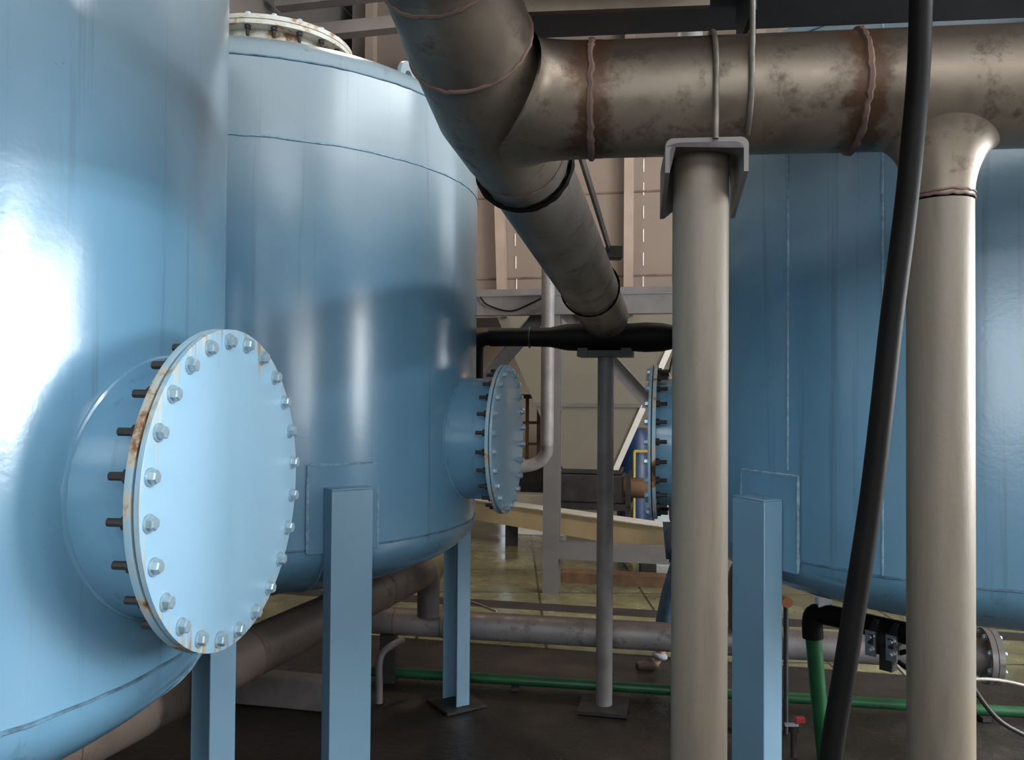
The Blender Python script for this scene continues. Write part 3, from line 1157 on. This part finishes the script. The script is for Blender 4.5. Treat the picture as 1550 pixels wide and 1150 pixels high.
add_lathe(bm, [(0.0, 0.034), (0.16, 0.034), (0.16, 0.066), (0.0, 0.066)], 48, axis_frame(FB_, FD))
ff = obj('end_flange', bm, M['floor_pipe'], fp)
for k in range(8):
    t = 2 * PI * (k + 0.5) / 8
    f_ = axis_frame(FB_, FD) @ T(0.132 * math.cos(t), 0.132 * math.sin(t), 0)
    place('bolt', BOLT, f_ @ T(0, 0, 0.066), ff)
    place('bolt', BOLT, f_ @ Matrix.Rotation(PI, 4, 'X'), ff)
for s in (0.3, 0.62, 2.2, 2.75):
    bm = BM()
    weld_ring(bm, FA + FD * s, FD, RF, 0.004, 40)
    obj('weld_seam', bm, M['rust_line'], fp)
# pad legs that carry the run
for s in (0.25, 2.15):
    q = FA + FD * s
    bm = BM()
    add_box(bm, (q.x, q.y, (q.z - RF) / 2 + 0.004), (0.10, 0.14, q.z - RF + 0.012), None)
    obj('pipe_foot', bm, M['dark_steel'], fp, smooth=False)

# suction line under the two left tanks: joins the floor pipe through an elbow
sl = thing('suction_pipe', 'thick brown pipe slanting along under the two left tanks to an elbow', 'pipe', (-1.2, 3.0, 0))
EB = Vector((-0.52, 5.30, 0.775))
SA = Vector((-1.71, 1.45, 0.83))
SD = (EB - SA).normalized()
bm = BM()
add_tube(bm, [SA, SA + SD * 1.5, SA + SD * 3.0, EB - SD * 0.18], 0.105, 40)
obj('main_run', bm, M['brown_pipe'], sl)
bm = BM()
pts = [EB - SD * 0.19]
for k in range(1, 10):
    t = PI / 2 * k / 9
    pts.append(EB - SD * 0.19 + SD * 0.16 * math.sin(t) + Vector((0, 0, -0.16 * (1 - math.cos(t)))))
pts.append(pts[-1] - Vector((0, 0, 0.15)))
add_tube(bm, pts, [0.105] + [0.100 - 0.028 * k / 9 for k in range(1, 10)] + [0.072], 36)
obj('elbow', bm, M['floor_pipe'], sl)
for s in (1.1, 2.05, 2.75, 3.3):
    bm = BM()
    weld_ring(bm, SA + SD * s, SD, 0.105, 0.004, 40)
    obj('weld_seam', bm, M['rust_line'], sl)
for s in (0.1,):
    q = SA + SD * s
    bm = BM()
    add_box(bm, (q.x, q.y, (q.z - 0.1) / 2), (0.09, 0.12, q.z - 0.1), None)
    obj('pipe_foot', bm, M['dark_steel'], sl, smooth=False)

# pale channel lying across under the second tank and small drain
bm = BM()
cf2 = frame((-1.42, 5.0, 0.0), VA)
add_box(bm, (-0.1, 0, 0.09), (1.1, 0.14, 0.18), cf2)
tag(obj('concrete_kerb', bm, M['column_far'], None, smooth=False, bevel=0.01), 'low pale concrete kerb on the floor under the second tank', 'kerb')
bm = BM()
dq = Vector((-0.80, 5.02, 0))
add_tube(bm, smooth_path([dq + Vector((0.12, 0.16, 0.34)), dq + Vector((0.03, 0.05, 0.31)), dq + Vector((0, 0, 0.25)), dq + Vector((0, 0, 0.1)), dq + Vector((0, 0, 0))], 5), 0.022, 16)
tag(obj('drain_elbow', bm, M['column_far'], None), 'small pale bent drain pipe below the floor pipe left of the tank leg', 'pipe')

# green pipes
gp = thing('green_pipe', 'long green pipe lying along the dark floor', 'pipe', (1.0, 5.0, 0))
GA, GB = Vector((-1.15, 5.48, 0.05)), Vector((3.6, 4.73, 0.05))
GD = (GB - GA).normalized()
bm = BM()
add_tube(bm, [GA, GA + GD * 2, GB], 0.032, 20)
obj('main_run', bm, M['green'], gp)
for s in (1.2, 3.15, 4.0):
    bm = BM()
    add_box(bm, (*(GA + GD * s).xy, 0.012), (0.05, 0.12, 0.024))
    obj('pipe_foot', bm, M['dark_steel'], gp, smooth=False)
gv = thing('green_drain_pipe', 'upright green drain pipe with black elbow under the right tank', 'pipe', (1.62, 4.25, 0))
bm = BM()
add_tube(bm, [Vector((1.66, 4.30, 0.0)), Vector((1.60, 4.24, 0.36)), Vector((1.555, 4.2, 0.72))], 0.04, 24)
obj('riser', bm, M['green'], gv)
bm = BM()
add_tube(bm, smooth_path([(1.558, 4.2, 0.66), (1.555, 4.2, 0.74), (1.57, 4.19, 0.785), (1.63, 4.14, 0.79), (1.78, 4.0, 0.78), (2.05, 3.68, 0.78)], 4), 0.052, 24)
obj('elbow', bm, M['black'], gv)
bm = BM()
add_box(bm, (1.60, 4.17, 0.855), (0.07, 0.05, 0.05))
obj('bracket', bm, M['chrome'], gv, smooth=False)
vm = frame((1.82, 3.93, 0.74), (0.65, -0.76, 0))
bm = BM()
add_lathe(bm, [(0.085, -0.06), (0.085, -0.035), (0.05, -0.03), (0.05, 0.03), (0.085, 0.035), (0.085, 0.06)], 28, vm @ Matrix.Rotation(PI / 2, 4, 'Y'))
add_box(bm, (0, 0, -0.09), (0.06, 0.06, 0.12), vm)
vv = obj('valve_body', bm, M['dark_steel'], gv)
for dx in (-0.05, 0.05):
    bm = BM()
    add_box(bm, (dx, -0.075, -0.02), (0.05, 0.012, 0.12), vm)
    add_lathe(bm, [(0.012, 0), (0.012, 0.02)], 10, vm @ T(dx, -0.085, -0.05) @ Matrix.Rotation(PI / 2, 4, 'X'))
    add_lathe(bm, [(0.012, 0), (0.012, 0.02)], 10, vm @ T(dx, -0.085, 0.01) @ Matrix.Rotation(PI / 2, 4, 'X'))
    obj('flange_plate', bm, M['chrome'], vv, smooth=False)
bm = BM()
hp = [vm @ Vector((0.17 + 0.13 * math.cos(t), 0.0, -0.08 + 0.05 * math.sin(t))) for t in [2 * PI * k / 24 for k in range(24)]]
add_tube(bm, hp, 0.012, 8, closed=True)
obj('hand_wheel', bm, M['black'], gv)
# small tap with a red lever beside the green riser
tp = thing('small_tap', 'small tap with red and silver lever on the floor beside the green riser', 'tap', (1.50, 4.32, 0))
bm = BM()
add_lathe(bm, [(0.016, 0), (0.016, 0.16)], 14, T(1.50, 4.32, 0))
add_lathe(bm, [(0.026, 0.13), (0.026, 0.19)], 14, T(1.50, 4.32, 0))
obj('body', bm, M['dark_steel'], tp)
bm = BM()
add_box(bm, (1.52, 4.28, 0.21), (0.05, 0.03, 0.03))
obj('lever_grip', bm, M['red'], tp, smooth=False, bevel=0.004)
bm = BM()
add_box(bm, (1.475, 4.28, 0.185), (0.07, 0.02, 0.014))
obj('lever_arm', bm, M['chrome'], tp, smooth=False)
bm = BM()
add_lathe(bm, [(0.03, -0.03), (0.03, 0.03)], 16, T(1.56, 4.62, 0.74) @ Matrix.Rotation(PI / 2, 4, 'X'))
sp = thing('standpipe', 'thin dark standpipe with copper cap behind the green riser', 'pipe', (1.56, 4.62, 0))
obj('copper_cap', bm, M['brass'], sp)['label'] = 'copper coloured cap'
bm = BM()
add_tube(bm, [(1.56, 4.62, 0.72), (1.56, 4.62, 0.0)], 0.014, 12)
obj('riser', bm, M['dark_steel'], sp)
# pale riser of the floor pipe behind the right blue leg
bm = BM()
q = FA + FD * 2.52
add_tube(bm, smooth_path([q, q + Vector((0, 0, 0.2)), q + Vector((0, -0.01, 0.42)), q + Vector((0.02, -0.25, 0.5))], 5), 0.085, 24)
obj('riser', bm, M['floor_pipe'], fp)

# hoses and cables
bm = BM()
hose_pts = [(0.915, 1.76, 3.3), (0.890, 1.76, 2.85), (0.882, 1.76, 2.622), (0.866, 1.76, 2.434), (0.849, 1.76, 2.275), (0.823, 1.76, 2.073), (0.801, 1.76, 1.873), (0.777, 1.76, 1.673), (0.749, 1.76, 1.488), (0.72, 1.76, 1.303), (0.691, 1.76, 1.12), (0.66, 1.75, 0.85), (0.62, 1.73, 0.45), (0.60, 1.68, 0.12), (0.64, 1.58, 0.026), (0.8, 1.4, 0.026)]
add_tube(bm, smooth_path(hose_pts, 6), 0.024, 20)
hs = tag(obj('black_hose', bm, M['black'], None), 'thick black hose hanging down between the two pale columns', 'hose')
bm = BM()
cab = [(2.20, 4.02, 0.95), (2.22, 4.0, 0.72), (2.258, 4.0, 0.517), (2.322, 4.0, 0.405), (2.403, 4.0, 0.319), (2.515, 4.0, 0.256), (2.75, 3.98, 0.14), (3.1, 3.95, 0.012)]
path = smooth_path(cab, 14)
add_tube(bm, path, [0.0125 if k % 2 else 0.0105 for k in range(len(path))], 12)
tag(obj('braided_hose', bm, M['dark_steel'], None), 'ribbed grey hose curving down to the floor right of the right column', 'hose')
bm = BM()
add_tube(bm, smooth_path([(1.86, 3.98, 0.62), (2.0, 4.05, 0.50), (2.25, 4.25, 0.43), (2.7, 4.45, 0.36), (3.2, 4.5, 0.2), (3.6, 4.5, 0.012)], 8), 0.009, 10)
tag(obj('pale_hose', bm, M['white_plastic'], None), 'thin pale hose running from under the right tank towards the right', 'hose')
bm = BM()
add_tube(bm, smooth_path([(-0.60, 7.62, 0.007), (-0.34, 7.42, 0.007), (-0.12, 7.13, 0.007)], 8), 0.007, 8)
tag(obj('pale_hose', bm, M['white_plastic'], None), 'short thin pale hose lying on the slabs just right of the second tank leg', 'hose')

# ------------------------------------------------------------------ the far side: bin, hopper, frame
binm = thing('steel_bin', 'large beige steel bin with upright ribs and a hopper below, at the back', 'bin', (0.8, 9.8, 0))
bfm = frame((0.95, 10.15, 0), VA)                    # local x across, y depth
bm = BM()
XL, XR, ZL, ZH, DP_ = -3.2, 4.6, 2.88, 7.15, 1.5
add_box(bm, ((XL + XR) / 2, DP_ / 2, (ZL + ZH) / 2), (XR - XL, DP_, ZH - ZL), bfm)
obj('casing', bm, M['bin'], binm, smooth=False)
for z in (3.38, 4.42):
    bm = BM()
    add_box(bm, ((XL + XR) / 2, -0.006, z), (XR - XL, 0.016, 0.022), bfm)
    obj('joint_line', bm, M['rust_line'], binm, smooth=False)
ribs = [(-2.85, 0.0), (-1.98, 0.0), (-1.03, -0.16), (0.55, 0.0), (2.1, 0.0), (3.7, 0)]
for (x, lean) in ribs:
    bm = BM()
    a0, a1 = Vector((x, -0.07, ZL)), Vector((x + lean, -0.07, ZH))
    add_box(bm, ((a1 - a0).length / 2, 0, 0), ((a1 - a0).length, 0.014, 0.14), bfm @ frame(a0, a1 - a0, (0, 1, 0)))
    add_box(bm, ((a1 - a0).length / 2, -0.05, -0.07), ((a1 - a0).length, 0.11, 0.012), bfm @ frame(a0, a1 - a0, (0, 1, 0)))
    rb = obj('rib', bm, M['bin_rib'], binm, smooth=False)
    bm = BM()
    for k in range(11):
        z = ZL + 0.12 + k * 0.29
        xx = x + lean * (z - ZL) / (ZH - ZL)
        add_box(bm, (xx + 0.125, -0.004, z), (0.012, 0.012, 0.16), bfm)
    obj('stitch_weld', bm, M['white_tick'], rb, smooth=False)
# hopper: inverted pyramid
bm = BM()
top = [(-1.17, 0.0), (1.17, 0.0), (1.17, 1.5), (-1.17, 1.5)]
bot = [(-0.33, 0.15), (0.33, 0.15), (0.33, 0.6), (-0.33, 0.6)]
ZO = 0.955
va = [bm.verts.new(bfm @ Vector((x, y, ZL))) for x, y in top]
vb = [bm.verts.new(bfm @ Vector((x, y, ZO))) for x, y in bot]
for k in range(4):
    j = (k + 1) % 4
    bm.faces.new((va[k], va[j], vb[j], vb[k]))
bm.faces.new(list(reversed(va)))
bm.faces.new(vb)
hopper = obj('hopper', bm, simple('grey_green_hopper_paint', (0.215, 0.195, 0.15), 0.55, 0, 0.08, 1.5, 0, (0.14, 0.12, 0.09), 0.4, (0.62, 0.8)), binm, smooth=False)
bm = BM()
for i in (1,):
    a0, b0 = bfm @ Vector((*top[i], ZL)), bfm @ Vector((*bot[i], ZO))
    add_box(bm, ((b0 - a0).length / 2, 0, 0), ((b0 - a0).length, 0.07, 0.05), frame(a0, b0 - a0, (0, -1, 0)))
obj('lit_corner_edge', bm, M['white_steel'], hopper, smooth=False)  # white bar put in for the lit right edge of the hopper
bm = BM()
def on_hop(x, z):
    k = (ZL - z) / (ZL - ZO)
    return bfm @ Vector((x, 0.15 * k - 0.012, z))
a0, b0 = on_hop(-0.72, 1.77), on_hop(0.72, 1.77)
add_box(bm, ((b0 - a0).length / 2, 0, 0), ((b0 - a0).length, 0.03, 0.05), frame(a0, b0 - a0))
obj('stiffener', bm, M['grey_steel'], hopper, smooth=False)
bm = BM()
add_box(bm, (0, 0.37, 0.935), (0.80, 0.56, 0.05), bfm)
obj('outlet_flange', bm, M['dark_steel'], hopper, smooth=False)

scw = thing('screw_feeder', 'dark screw feeder housing under the hopper outlet', 'machine', tuple(bfm @ Vector((0, 0.35, 0))))
bm = BM()
add_box(bm, (0, 0.35, 0.72), (0.86, 0.5, 0.36), bfm)
obj('housing', bm, M['dark_steel'], scw, smooth=False, bevel=0.02)
for sx in (-0.50, 0.50):
    for sy in (0.08, 0.62):
        bm = BM()
        add_box(bm, (sx, sy, 0.46), (0.06, 0.06, 0.92), bfm)
        obj('leg', bm, M['dark_steel'], scw, smooth=False)
bm = BM()
add_box(bm, (0.0, 0.35, 0.50), (1.06, 0.6, 0.08), bfm)
obj('bed', bm, M['dark_steel'], scw, smooth=False)
bm = BM()
add_lathe(bm, [(0.12, 0.0), (0.13, 0.02), (0.13, 0.30), (0.09, 0.34), (0.0, 0.34)], 24, bfm @ T(0.43, 0.35, 0.72) @ Matrix.Rotation(PI / 2, 4, 'Y'))
obj('motor', bm, M['brown_rust'], scw)

# frame in front of the bin
rack = thing('steel_rack', 'grey steel frame of posts beams and braces in front of the bin', 'frame', (0.4, 7.8, 0))
rf_ = frame((0.395, 7.85, 0), VA)
bm = BM()
for dy in (-0.068, 0.068):
    add_box(bm, (0, dy, 1.49), (0.15, 0.010, 2.98), rf_)
add_box(bm, (0, 0, 1.49), (0.01, 0.136, 2.98), rf_)
obj('post', bm, M['grey_steel'], rack, smooth=False)
bm = BM()
add_box(bm, (3.2, 0, 1.49), (0.15, 0.15, 2.98), rf_)
obj('post', bm, M['grey_steel'], rack, smooth=False)
bm = BM()
add_box(bm, (1.0, -0.09, 2.76), (5.4, 0.02, 0.17), rf_)
add_box(bm, (1.0, -0.05, 2.67), (5.4, 0.12, 0.012), rf_)
add_box(bm, (1.0, -0.05, 2.85), (5.4, 0.12, 0.012), rf_)
obj('beam', bm, M['grey_steel'], rack, smooth=False)
bm = BM()
add_box(bm, (1.0, 0.9, 2.98), (5.4, 0.1, 0.12), rf_)
obj('beam', bm, M['grey_steel'], rack, smooth=False)
bm = BM()
add_box(bm, (1.6, -0.0, 0.41), (3.2, 0.10, 0.16), rf_)
obj('rail', bm, M['grey_steel'], rack, smooth=False)
for (p, q_) in (((0.10, 2.72), (1.02, 1.72)), ((0.95, 1.62), (1.75, 0.75)), ((-0.95, 1.75), (-0.1, 2.72))):
    bm = BM()
    a0, b0 = rf_ @ Vector((p[0], 0.10, p[1])), rf_ @ Vector((q_[0], 0.10, q_[1]))
    add_box(bm, ((b0 - a0).length / 2, 0, 0), ((b0 - a0).length, 0.012, 0.14), frame(a0, b0 - a0, (0, 0, 1)))
    add_box(bm, ((b0 - a0).length / 2, -0.03, 0.064), ((b0 - a0).length, 0.06, 0.012), frame(a0, b0 - a0, (0, 0, 1)))
    obj('brace', bm, M['grey_steel'], rack, smooth=False)
# round downpipe in front of the frame post
bm = BM()
dpq = rf_ @ Vector((-0.02, -0.20, 0))
add_tube(bm, [Vector((dpq.x, dpq.y, 3.3)), Vector((dpq.x, dpq.y, 2.0)), Vector((dpq.x, dpq.y, 1.42))], 0.062, 28)
add_tube(bm, smooth_path([Vector((dpq.x, dpq.y, 1.44)), Vector((dpq.x - 0.01, dpq.y + 0.02, 1.34)), Vector((dpq.x - 0.12, dpq.y + 0.05, 1.24)), Vector((dpq.x - 0.4, dpq.y + 0.06, 1.2)), Vector((dpq.x - 0.9, dpq.y + 0.06, 1.18))], 5), 0.06, 24)
tag(obj('grey_downpipe', bm, M['column_far'], None), 'round grey pipe running down the face of the frame post', 'pipe')
bm = BM()
add_tube(bm, smooth_path([rf_ @ Vector((-0.70, -0.12, 2.84)), rf_ @ Vector((-0.62, -0.125, 2.76)), rf_ @ Vector((-0.4, -0.125, 2.70)), rf_ @ Vector((-0.2, -0.125, 2.77)), rf_ @ Vector((-0.06, -0.12, 2.84))], 8), 0.008, 8)
tag(obj('black_wire', bm, M['black'], None), 'thin black wire sagging across the frame beam', 'wire')

# cream conveyor trough lying behind the frame
cr = thing('conveyor_trough', 'long cream painted trough sloping across the slabs behind the frame', 'conveyor', (0.6, 9.8, 0))
ca, cb_ = Vector((-1.75, 12.2, 0.36)), Vector((1.70, 8.45, 0.41))
cfm = frame(ca, cb_ - ca)
L = (cb_ - ca).length
bm = BM()
add_box(bm, (L / 2, 0.10, 0), (L, 0.02, 0.25), cfm)
add_box(bm, (L / 2, -0.10, 0), (L, 0.02, 0.25), cfm)
add_box(bm, (L / 2, 0, -0.115), (L, 0.2, 0.02), cfm)
add_box(bm, (L - 0.01, 0, 0), (0.02, 0.2, 0.25), cfm)
obj('trough', bm, M['cream'], cr, smooth=False)
bm = BM()
add_box(bm, (L / 2, 0, 0.13), (L + 0.04, 0.28, 0.014), cfm)
obj('lid', bm, M['white_steel'], cr, smooth=False)
for s in (0.6, 2.6, L - 0.35):
    q = cfm @ Vector((s, 0, 0))
    bm = BM()
    add_box(bm, (q.x, q.y, (q.z - 0.125) / 2), (0.16, 0.16, q.z - 0.125))
    obj('leg', bm, M['dark_steel'], cr, smooth=False)
bm = BM()
add_box(bm, (0, 0, 0.27), (0.72, 0.3, 0.54), frame((0.38, 11.15, 0), VA))
tag(obj('white_pallet_box', bm, M['white_steel'], None, smooth=False, bevel=0.01), 'white box on the floor between the cream trough and the dark caged machine', 'box')
bm = BM()
add_box(bm, (0, 0, 0.05), (1.15, 0.22, 0.10), frame((1.10, 8.25, 0), VA))
tag(obj('dark_plank', bm, M['brown_rust'], None, smooth=False), 'dark plank on the floor under the cream trough', 'plank')

# things at the far wall
bm = BM()
add_lathe(bm, [(0.0, 0.0), (0.28, 0.0), (0.28, 1.25), (0.22, 1.4), (0.0, 1.42)], 32, T(1.86, 12.15, 0))
tag(obj('blue_drum', bm, M['blue_machine'], None), 'dark navy upright drum beyond the hopper edge', 'drum')
rl = thing('guard_rail', 'yellow guard rail beyond the hopper at far right', 'railing', (1.95, 11.6, 0))
for x in (1.75, 2.35, 2.95):
    bm = BM()
    add_tube(bm, [(x, 11.6, 0), (x, 11.6, 1.1)], 0.022, 10)
    obj('post', bm, M['yellow'], rl)
for z in (0.6, 1.1):
    bm = BM()
    add_tube(bm, [(1.75, 11.6, z), (2.95, 11.6, z)], 0.022, 10)
    obj('rail', bm, M['yellow'], rl)
ld = thing('caged_machine', 'dark machine with an open brown cage on top beyond the second tank cover', 'machine', (0.30, 11.75, 0))
bm = BM()
add_box(bm, (0.30, 11.75, 0.46), (0.62, 0.6, 0.92))
obj('base', bm, M['dark_steel'], ld, smooth=False, bevel=0.02)
for x in (0.06, 0.22, 0.38, 0.54):
    bm = BM()
    add_box(bm, (x, 11.5, 1.38), (0.05, 0.05, 0.92))
    obj('cage_post', bm, M['brown_rust'], ld, smooth=False)
for z in (1.2, 1.5):
    bm = BM()
    add_box(bm, (0.30, 11.5, z), (0.55, 0.03, 0.04))
    obj('cage_rail', bm, M['brown_rust'], ld, smooth=False)
bm = BM()
add_box(bm, (0.32, 11.7, 1.87), (0.75, 0.6, 0.06))
obj('top_plate', bm, M['dark_steel'], ld, smooth=False)
# hanging work lamp with a glowing orange bulb beside the right tank's cover
lamp = thing('pendant_lamp', 'small glowing lamp on a black cord above the right tank cover', 'lamp', (1.17, 6.1, 1.99))
bm = BM()
add_tube(bm, smooth_path([(1.30, 6.1, 2.45), (1.27, 6.1, 2.3), (1.21, 6.1, 2.2), (1.18, 6.1, 2.06)], 5), 0.008, 8)
obj('cord', bm, M['black'], lamp)
bm = BM()
add_lathe(bm, [(0.015, 2.07), (0.02, 2.05), (0.05, 2.02)], 20, T(1.17, 6.1, 0), cap=False)
obj('shade', bm, M['brown_rust'], lamp)
em, en, el, eb = mat_new('glowing_bulb')
eb.inputs['Base Color'].default_value = (1, 0.6, 0.3, 1)
eb.inputs['Emission Color'].default_value = (1, 0.5, 0.2, 1)
eb.inputs['Emission Strength'].default_value = 14
bm = BM()
bmesh.ops.create_uvsphere(bm, u_segments=16, v_segments=10, radius=0.032, matrix=T(1.17, 6.1, 2.0))
obj('bulb', bm, em, lamp)
bm = BM()
add_lathe(bm, [(0.05, 2.45), (0.12, 2.75), (0.12, 3.4), (0.10, 3.45), (0.10, CEIL)], 20, T(1.32, 6.1, 0))
tag(obj('steel_chute', bm, M['grey_steel'], None), 'steel chute with a cone end above the hanging lamp', 'chute')

# unseen lamps added under the roof to warm the back of the hall
for (x, y, watts) in ((-1.2, 7.0, 45), (2.2, 7.3, 22), (1.0, 12.0, 22)):
    hb_ = thing('added_roof_lamp', 'unseen warm lamp added under the roof to light the back of the hall', 'lamp', (x, y, 6.4), 'added roof lamps')
    bm = BM()
    add_lathe(bm, [(0.05, 0.45), (0.08, 0.3), (0.25, 0.0)], 24, T(x, y, 6.4), cap=False)
    obj('shade', bm, M['grey_steel'], hb_)  # shade of the added lamp
    bm = BM()
    add_tube(bm, [(x, y, 6.8), (x, y, CEIL)], 0.02, 8)
    obj('added_lamp_stem', bm, M['dark_steel'], hb_)
    d = bpy.data.lights.new('added_roof_light', 'AREA')
    d.shape = 'DISK'
    d.size = 0.4
    d.energy = watts
    d.color = (1.0, 0.80, 0.62)
    lo = bpy.data.objects.new('added_roof_light', d)
    C.objects.link(lo)
    lo.location = (x, y, 6.42)

# ------------------------------------------------------------------ person behind the pale column
per = thing('person', 'person in blue jeans stepping behind the left pale column, one foot showing', 'person', (1.2, 5.72, 0))
skin = simple('skin', (0.45, 0.27, 0.19), 0.5, 0, 0.06, 12)
denim = simple('blue_denim', (0.05, 0.085, 0.14), 0.85, 0, 0.25, 20, 0.2)
shirt = simple('grey_shirt', (0.12, 0.14, 0.17), 0.8, 0, 0.15, 8, 0.1)
shoe = simple('dark_brown_shoe', (0.05, 0.03, 0.022), 0.5)


def skinned(name, verts, edges, radii, mat, root_i=0, sub=2):
    me = bpy.data.meshes.new(name)
    o0 = world_of(per)
    me.from_pydata([Vector(v) - o0 for v in verts], edges, [])
    o = bpy.data.objects.new(name, me)
    C.objects.link(o)
    o.parent = per
    me.materials.append(mat)
    md = o.modifiers.new('skin', 'SKIN')
    md.use_smooth_shade = True
    for i, r_ in enumerate(radii):
        me.skin_vertices[0].data[i].radius = (r_, r_) if not isinstance(r_, tuple) else r_
        me.skin_vertices[0].data[i].use_root = (i == root_i)
    s_ = o.modifiers.new('sub', 'SUBSURF')
    s_.levels = s_.render_levels = sub
    return o


px, py = 1.24, 5.72
V_ = [(px, py, 0.93), (px, py, 1.10), (px - 0.01, py, 1.30), (px - 0.01, py, 1.44), (px - 0.02, py, 1.52), (px - 0.035, py, 1.60), (px - 0.04, py, 1.70), (px - 0.03, py, 1.77),
      (px, py - 0.16, 1.42), (px + 0.03, py - 0.20, 1.15), (px - 0.08, py - 0.18, 0.95), (px - 0.12, py - 0.18, 0.87),
      (px, py + 0.16, 1.42), (px + 0.02, py + 0.20, 1.15), (px - 0.06, py + 0.18, 0.95), (px - 0.10, py + 0.18, 0.87),
      (px, py - 0.09, 0.88), (px - 0.13, py - 0.09, 0.50), (px - 0.21, py - 0.09, 0.11), (px - 0.24, py - 0.09, 0.05), (px - 0.34, py - 0.09, 0.035),
      (px, py + 0.09, 0.88), (px + 0.03, py + 0.09, 0.48), (px + 0.12, py + 0.09, 0.11), (px + 0.10, py + 0.09, 0.05), (px - 0.01, py + 0.09, 0.035)]
E_ = [(0, 1), (1, 2), (2, 3), (3, 4), (4, 5), (5, 6), (6, 7), (3, 8), (8, 9), (9, 10), (10, 11), (3, 12), (12, 13), (13, 14), (14, 15),
      (0, 16), (16, 17), (17, 18), (18, 19), (19, 20), (0, 21), (21, 22), (22, 23), (23, 24), (24, 25)]
RR = [0.12, 0.11, 0.13, 0.11, 0.05, 0.075, 0.095, 0.06, 0.05, 0.042, 0.03, 0.028, 0.05, 0.042, 0.03, 0.028, 0.08, 0.055, 0.038, 0.035, 0.025, 0.08, 0.055, 0.038, 0.035, 0.025]
skinned('body', V_, E_, RR, skin)
skinned('jeans', [V_[0], V_[16], V_[17], (px - 0.19, py - 0.09, 0.18), V_[21], V_[22], (px + 0.10, py + 0.09, 0.18)], [(0, 1), (1, 2), (2, 3), (0, 4), (4, 5), (5, 6)], [0.14, 0.10, 0.083, 0.08, 0.10, 0.083, 0.08], denim)
for sh_y, fx in ((-0.09, px - 0.21), (0.09, px + 0.12)):
    skinned('trouser_cuff', [(fx + 0.01, py + sh_y, 0.14), (fx - 0.005, py + sh_y, 0.075)], [(0, 1)], [0.068, 0.062], simple('pale_denim_cuff', (0.3, 0.32, 0.36), 0.85))
    skinned('shoe', [(fx + 0.01, py + sh_y, 0.045), (fx - 0.07, py + sh_y, 0.042), (fx - 0.17, py + sh_y, 0.036)], [(0, 1), (1, 2)], [0.046, 0.045, 0.036], shoe)
skinned('shirt', [(px, py, 0.95), V_[1], V_[2], V_[3], V_[8], V_[9], (px - 0.03, py - 0.19, 1.03), V_[12], V_[13], (px - 0.03, py + 0.19, 1.03)], [(0, 1), (1, 2), (2, 3), (3, 4), (4, 5), (5, 6), (3, 7), (7, 8), (8, 9)], [0.15, 0.14, 0.155, 0.13, 0.08, 0.065, 0.055, 0.08, 0.065, 0.055], shirt)
skinned('hair', [(px - 0.02, py, 1.73), (px - 0.01, py, 1.80)], [(0, 1)], [0.105, 0.07], M['black'])
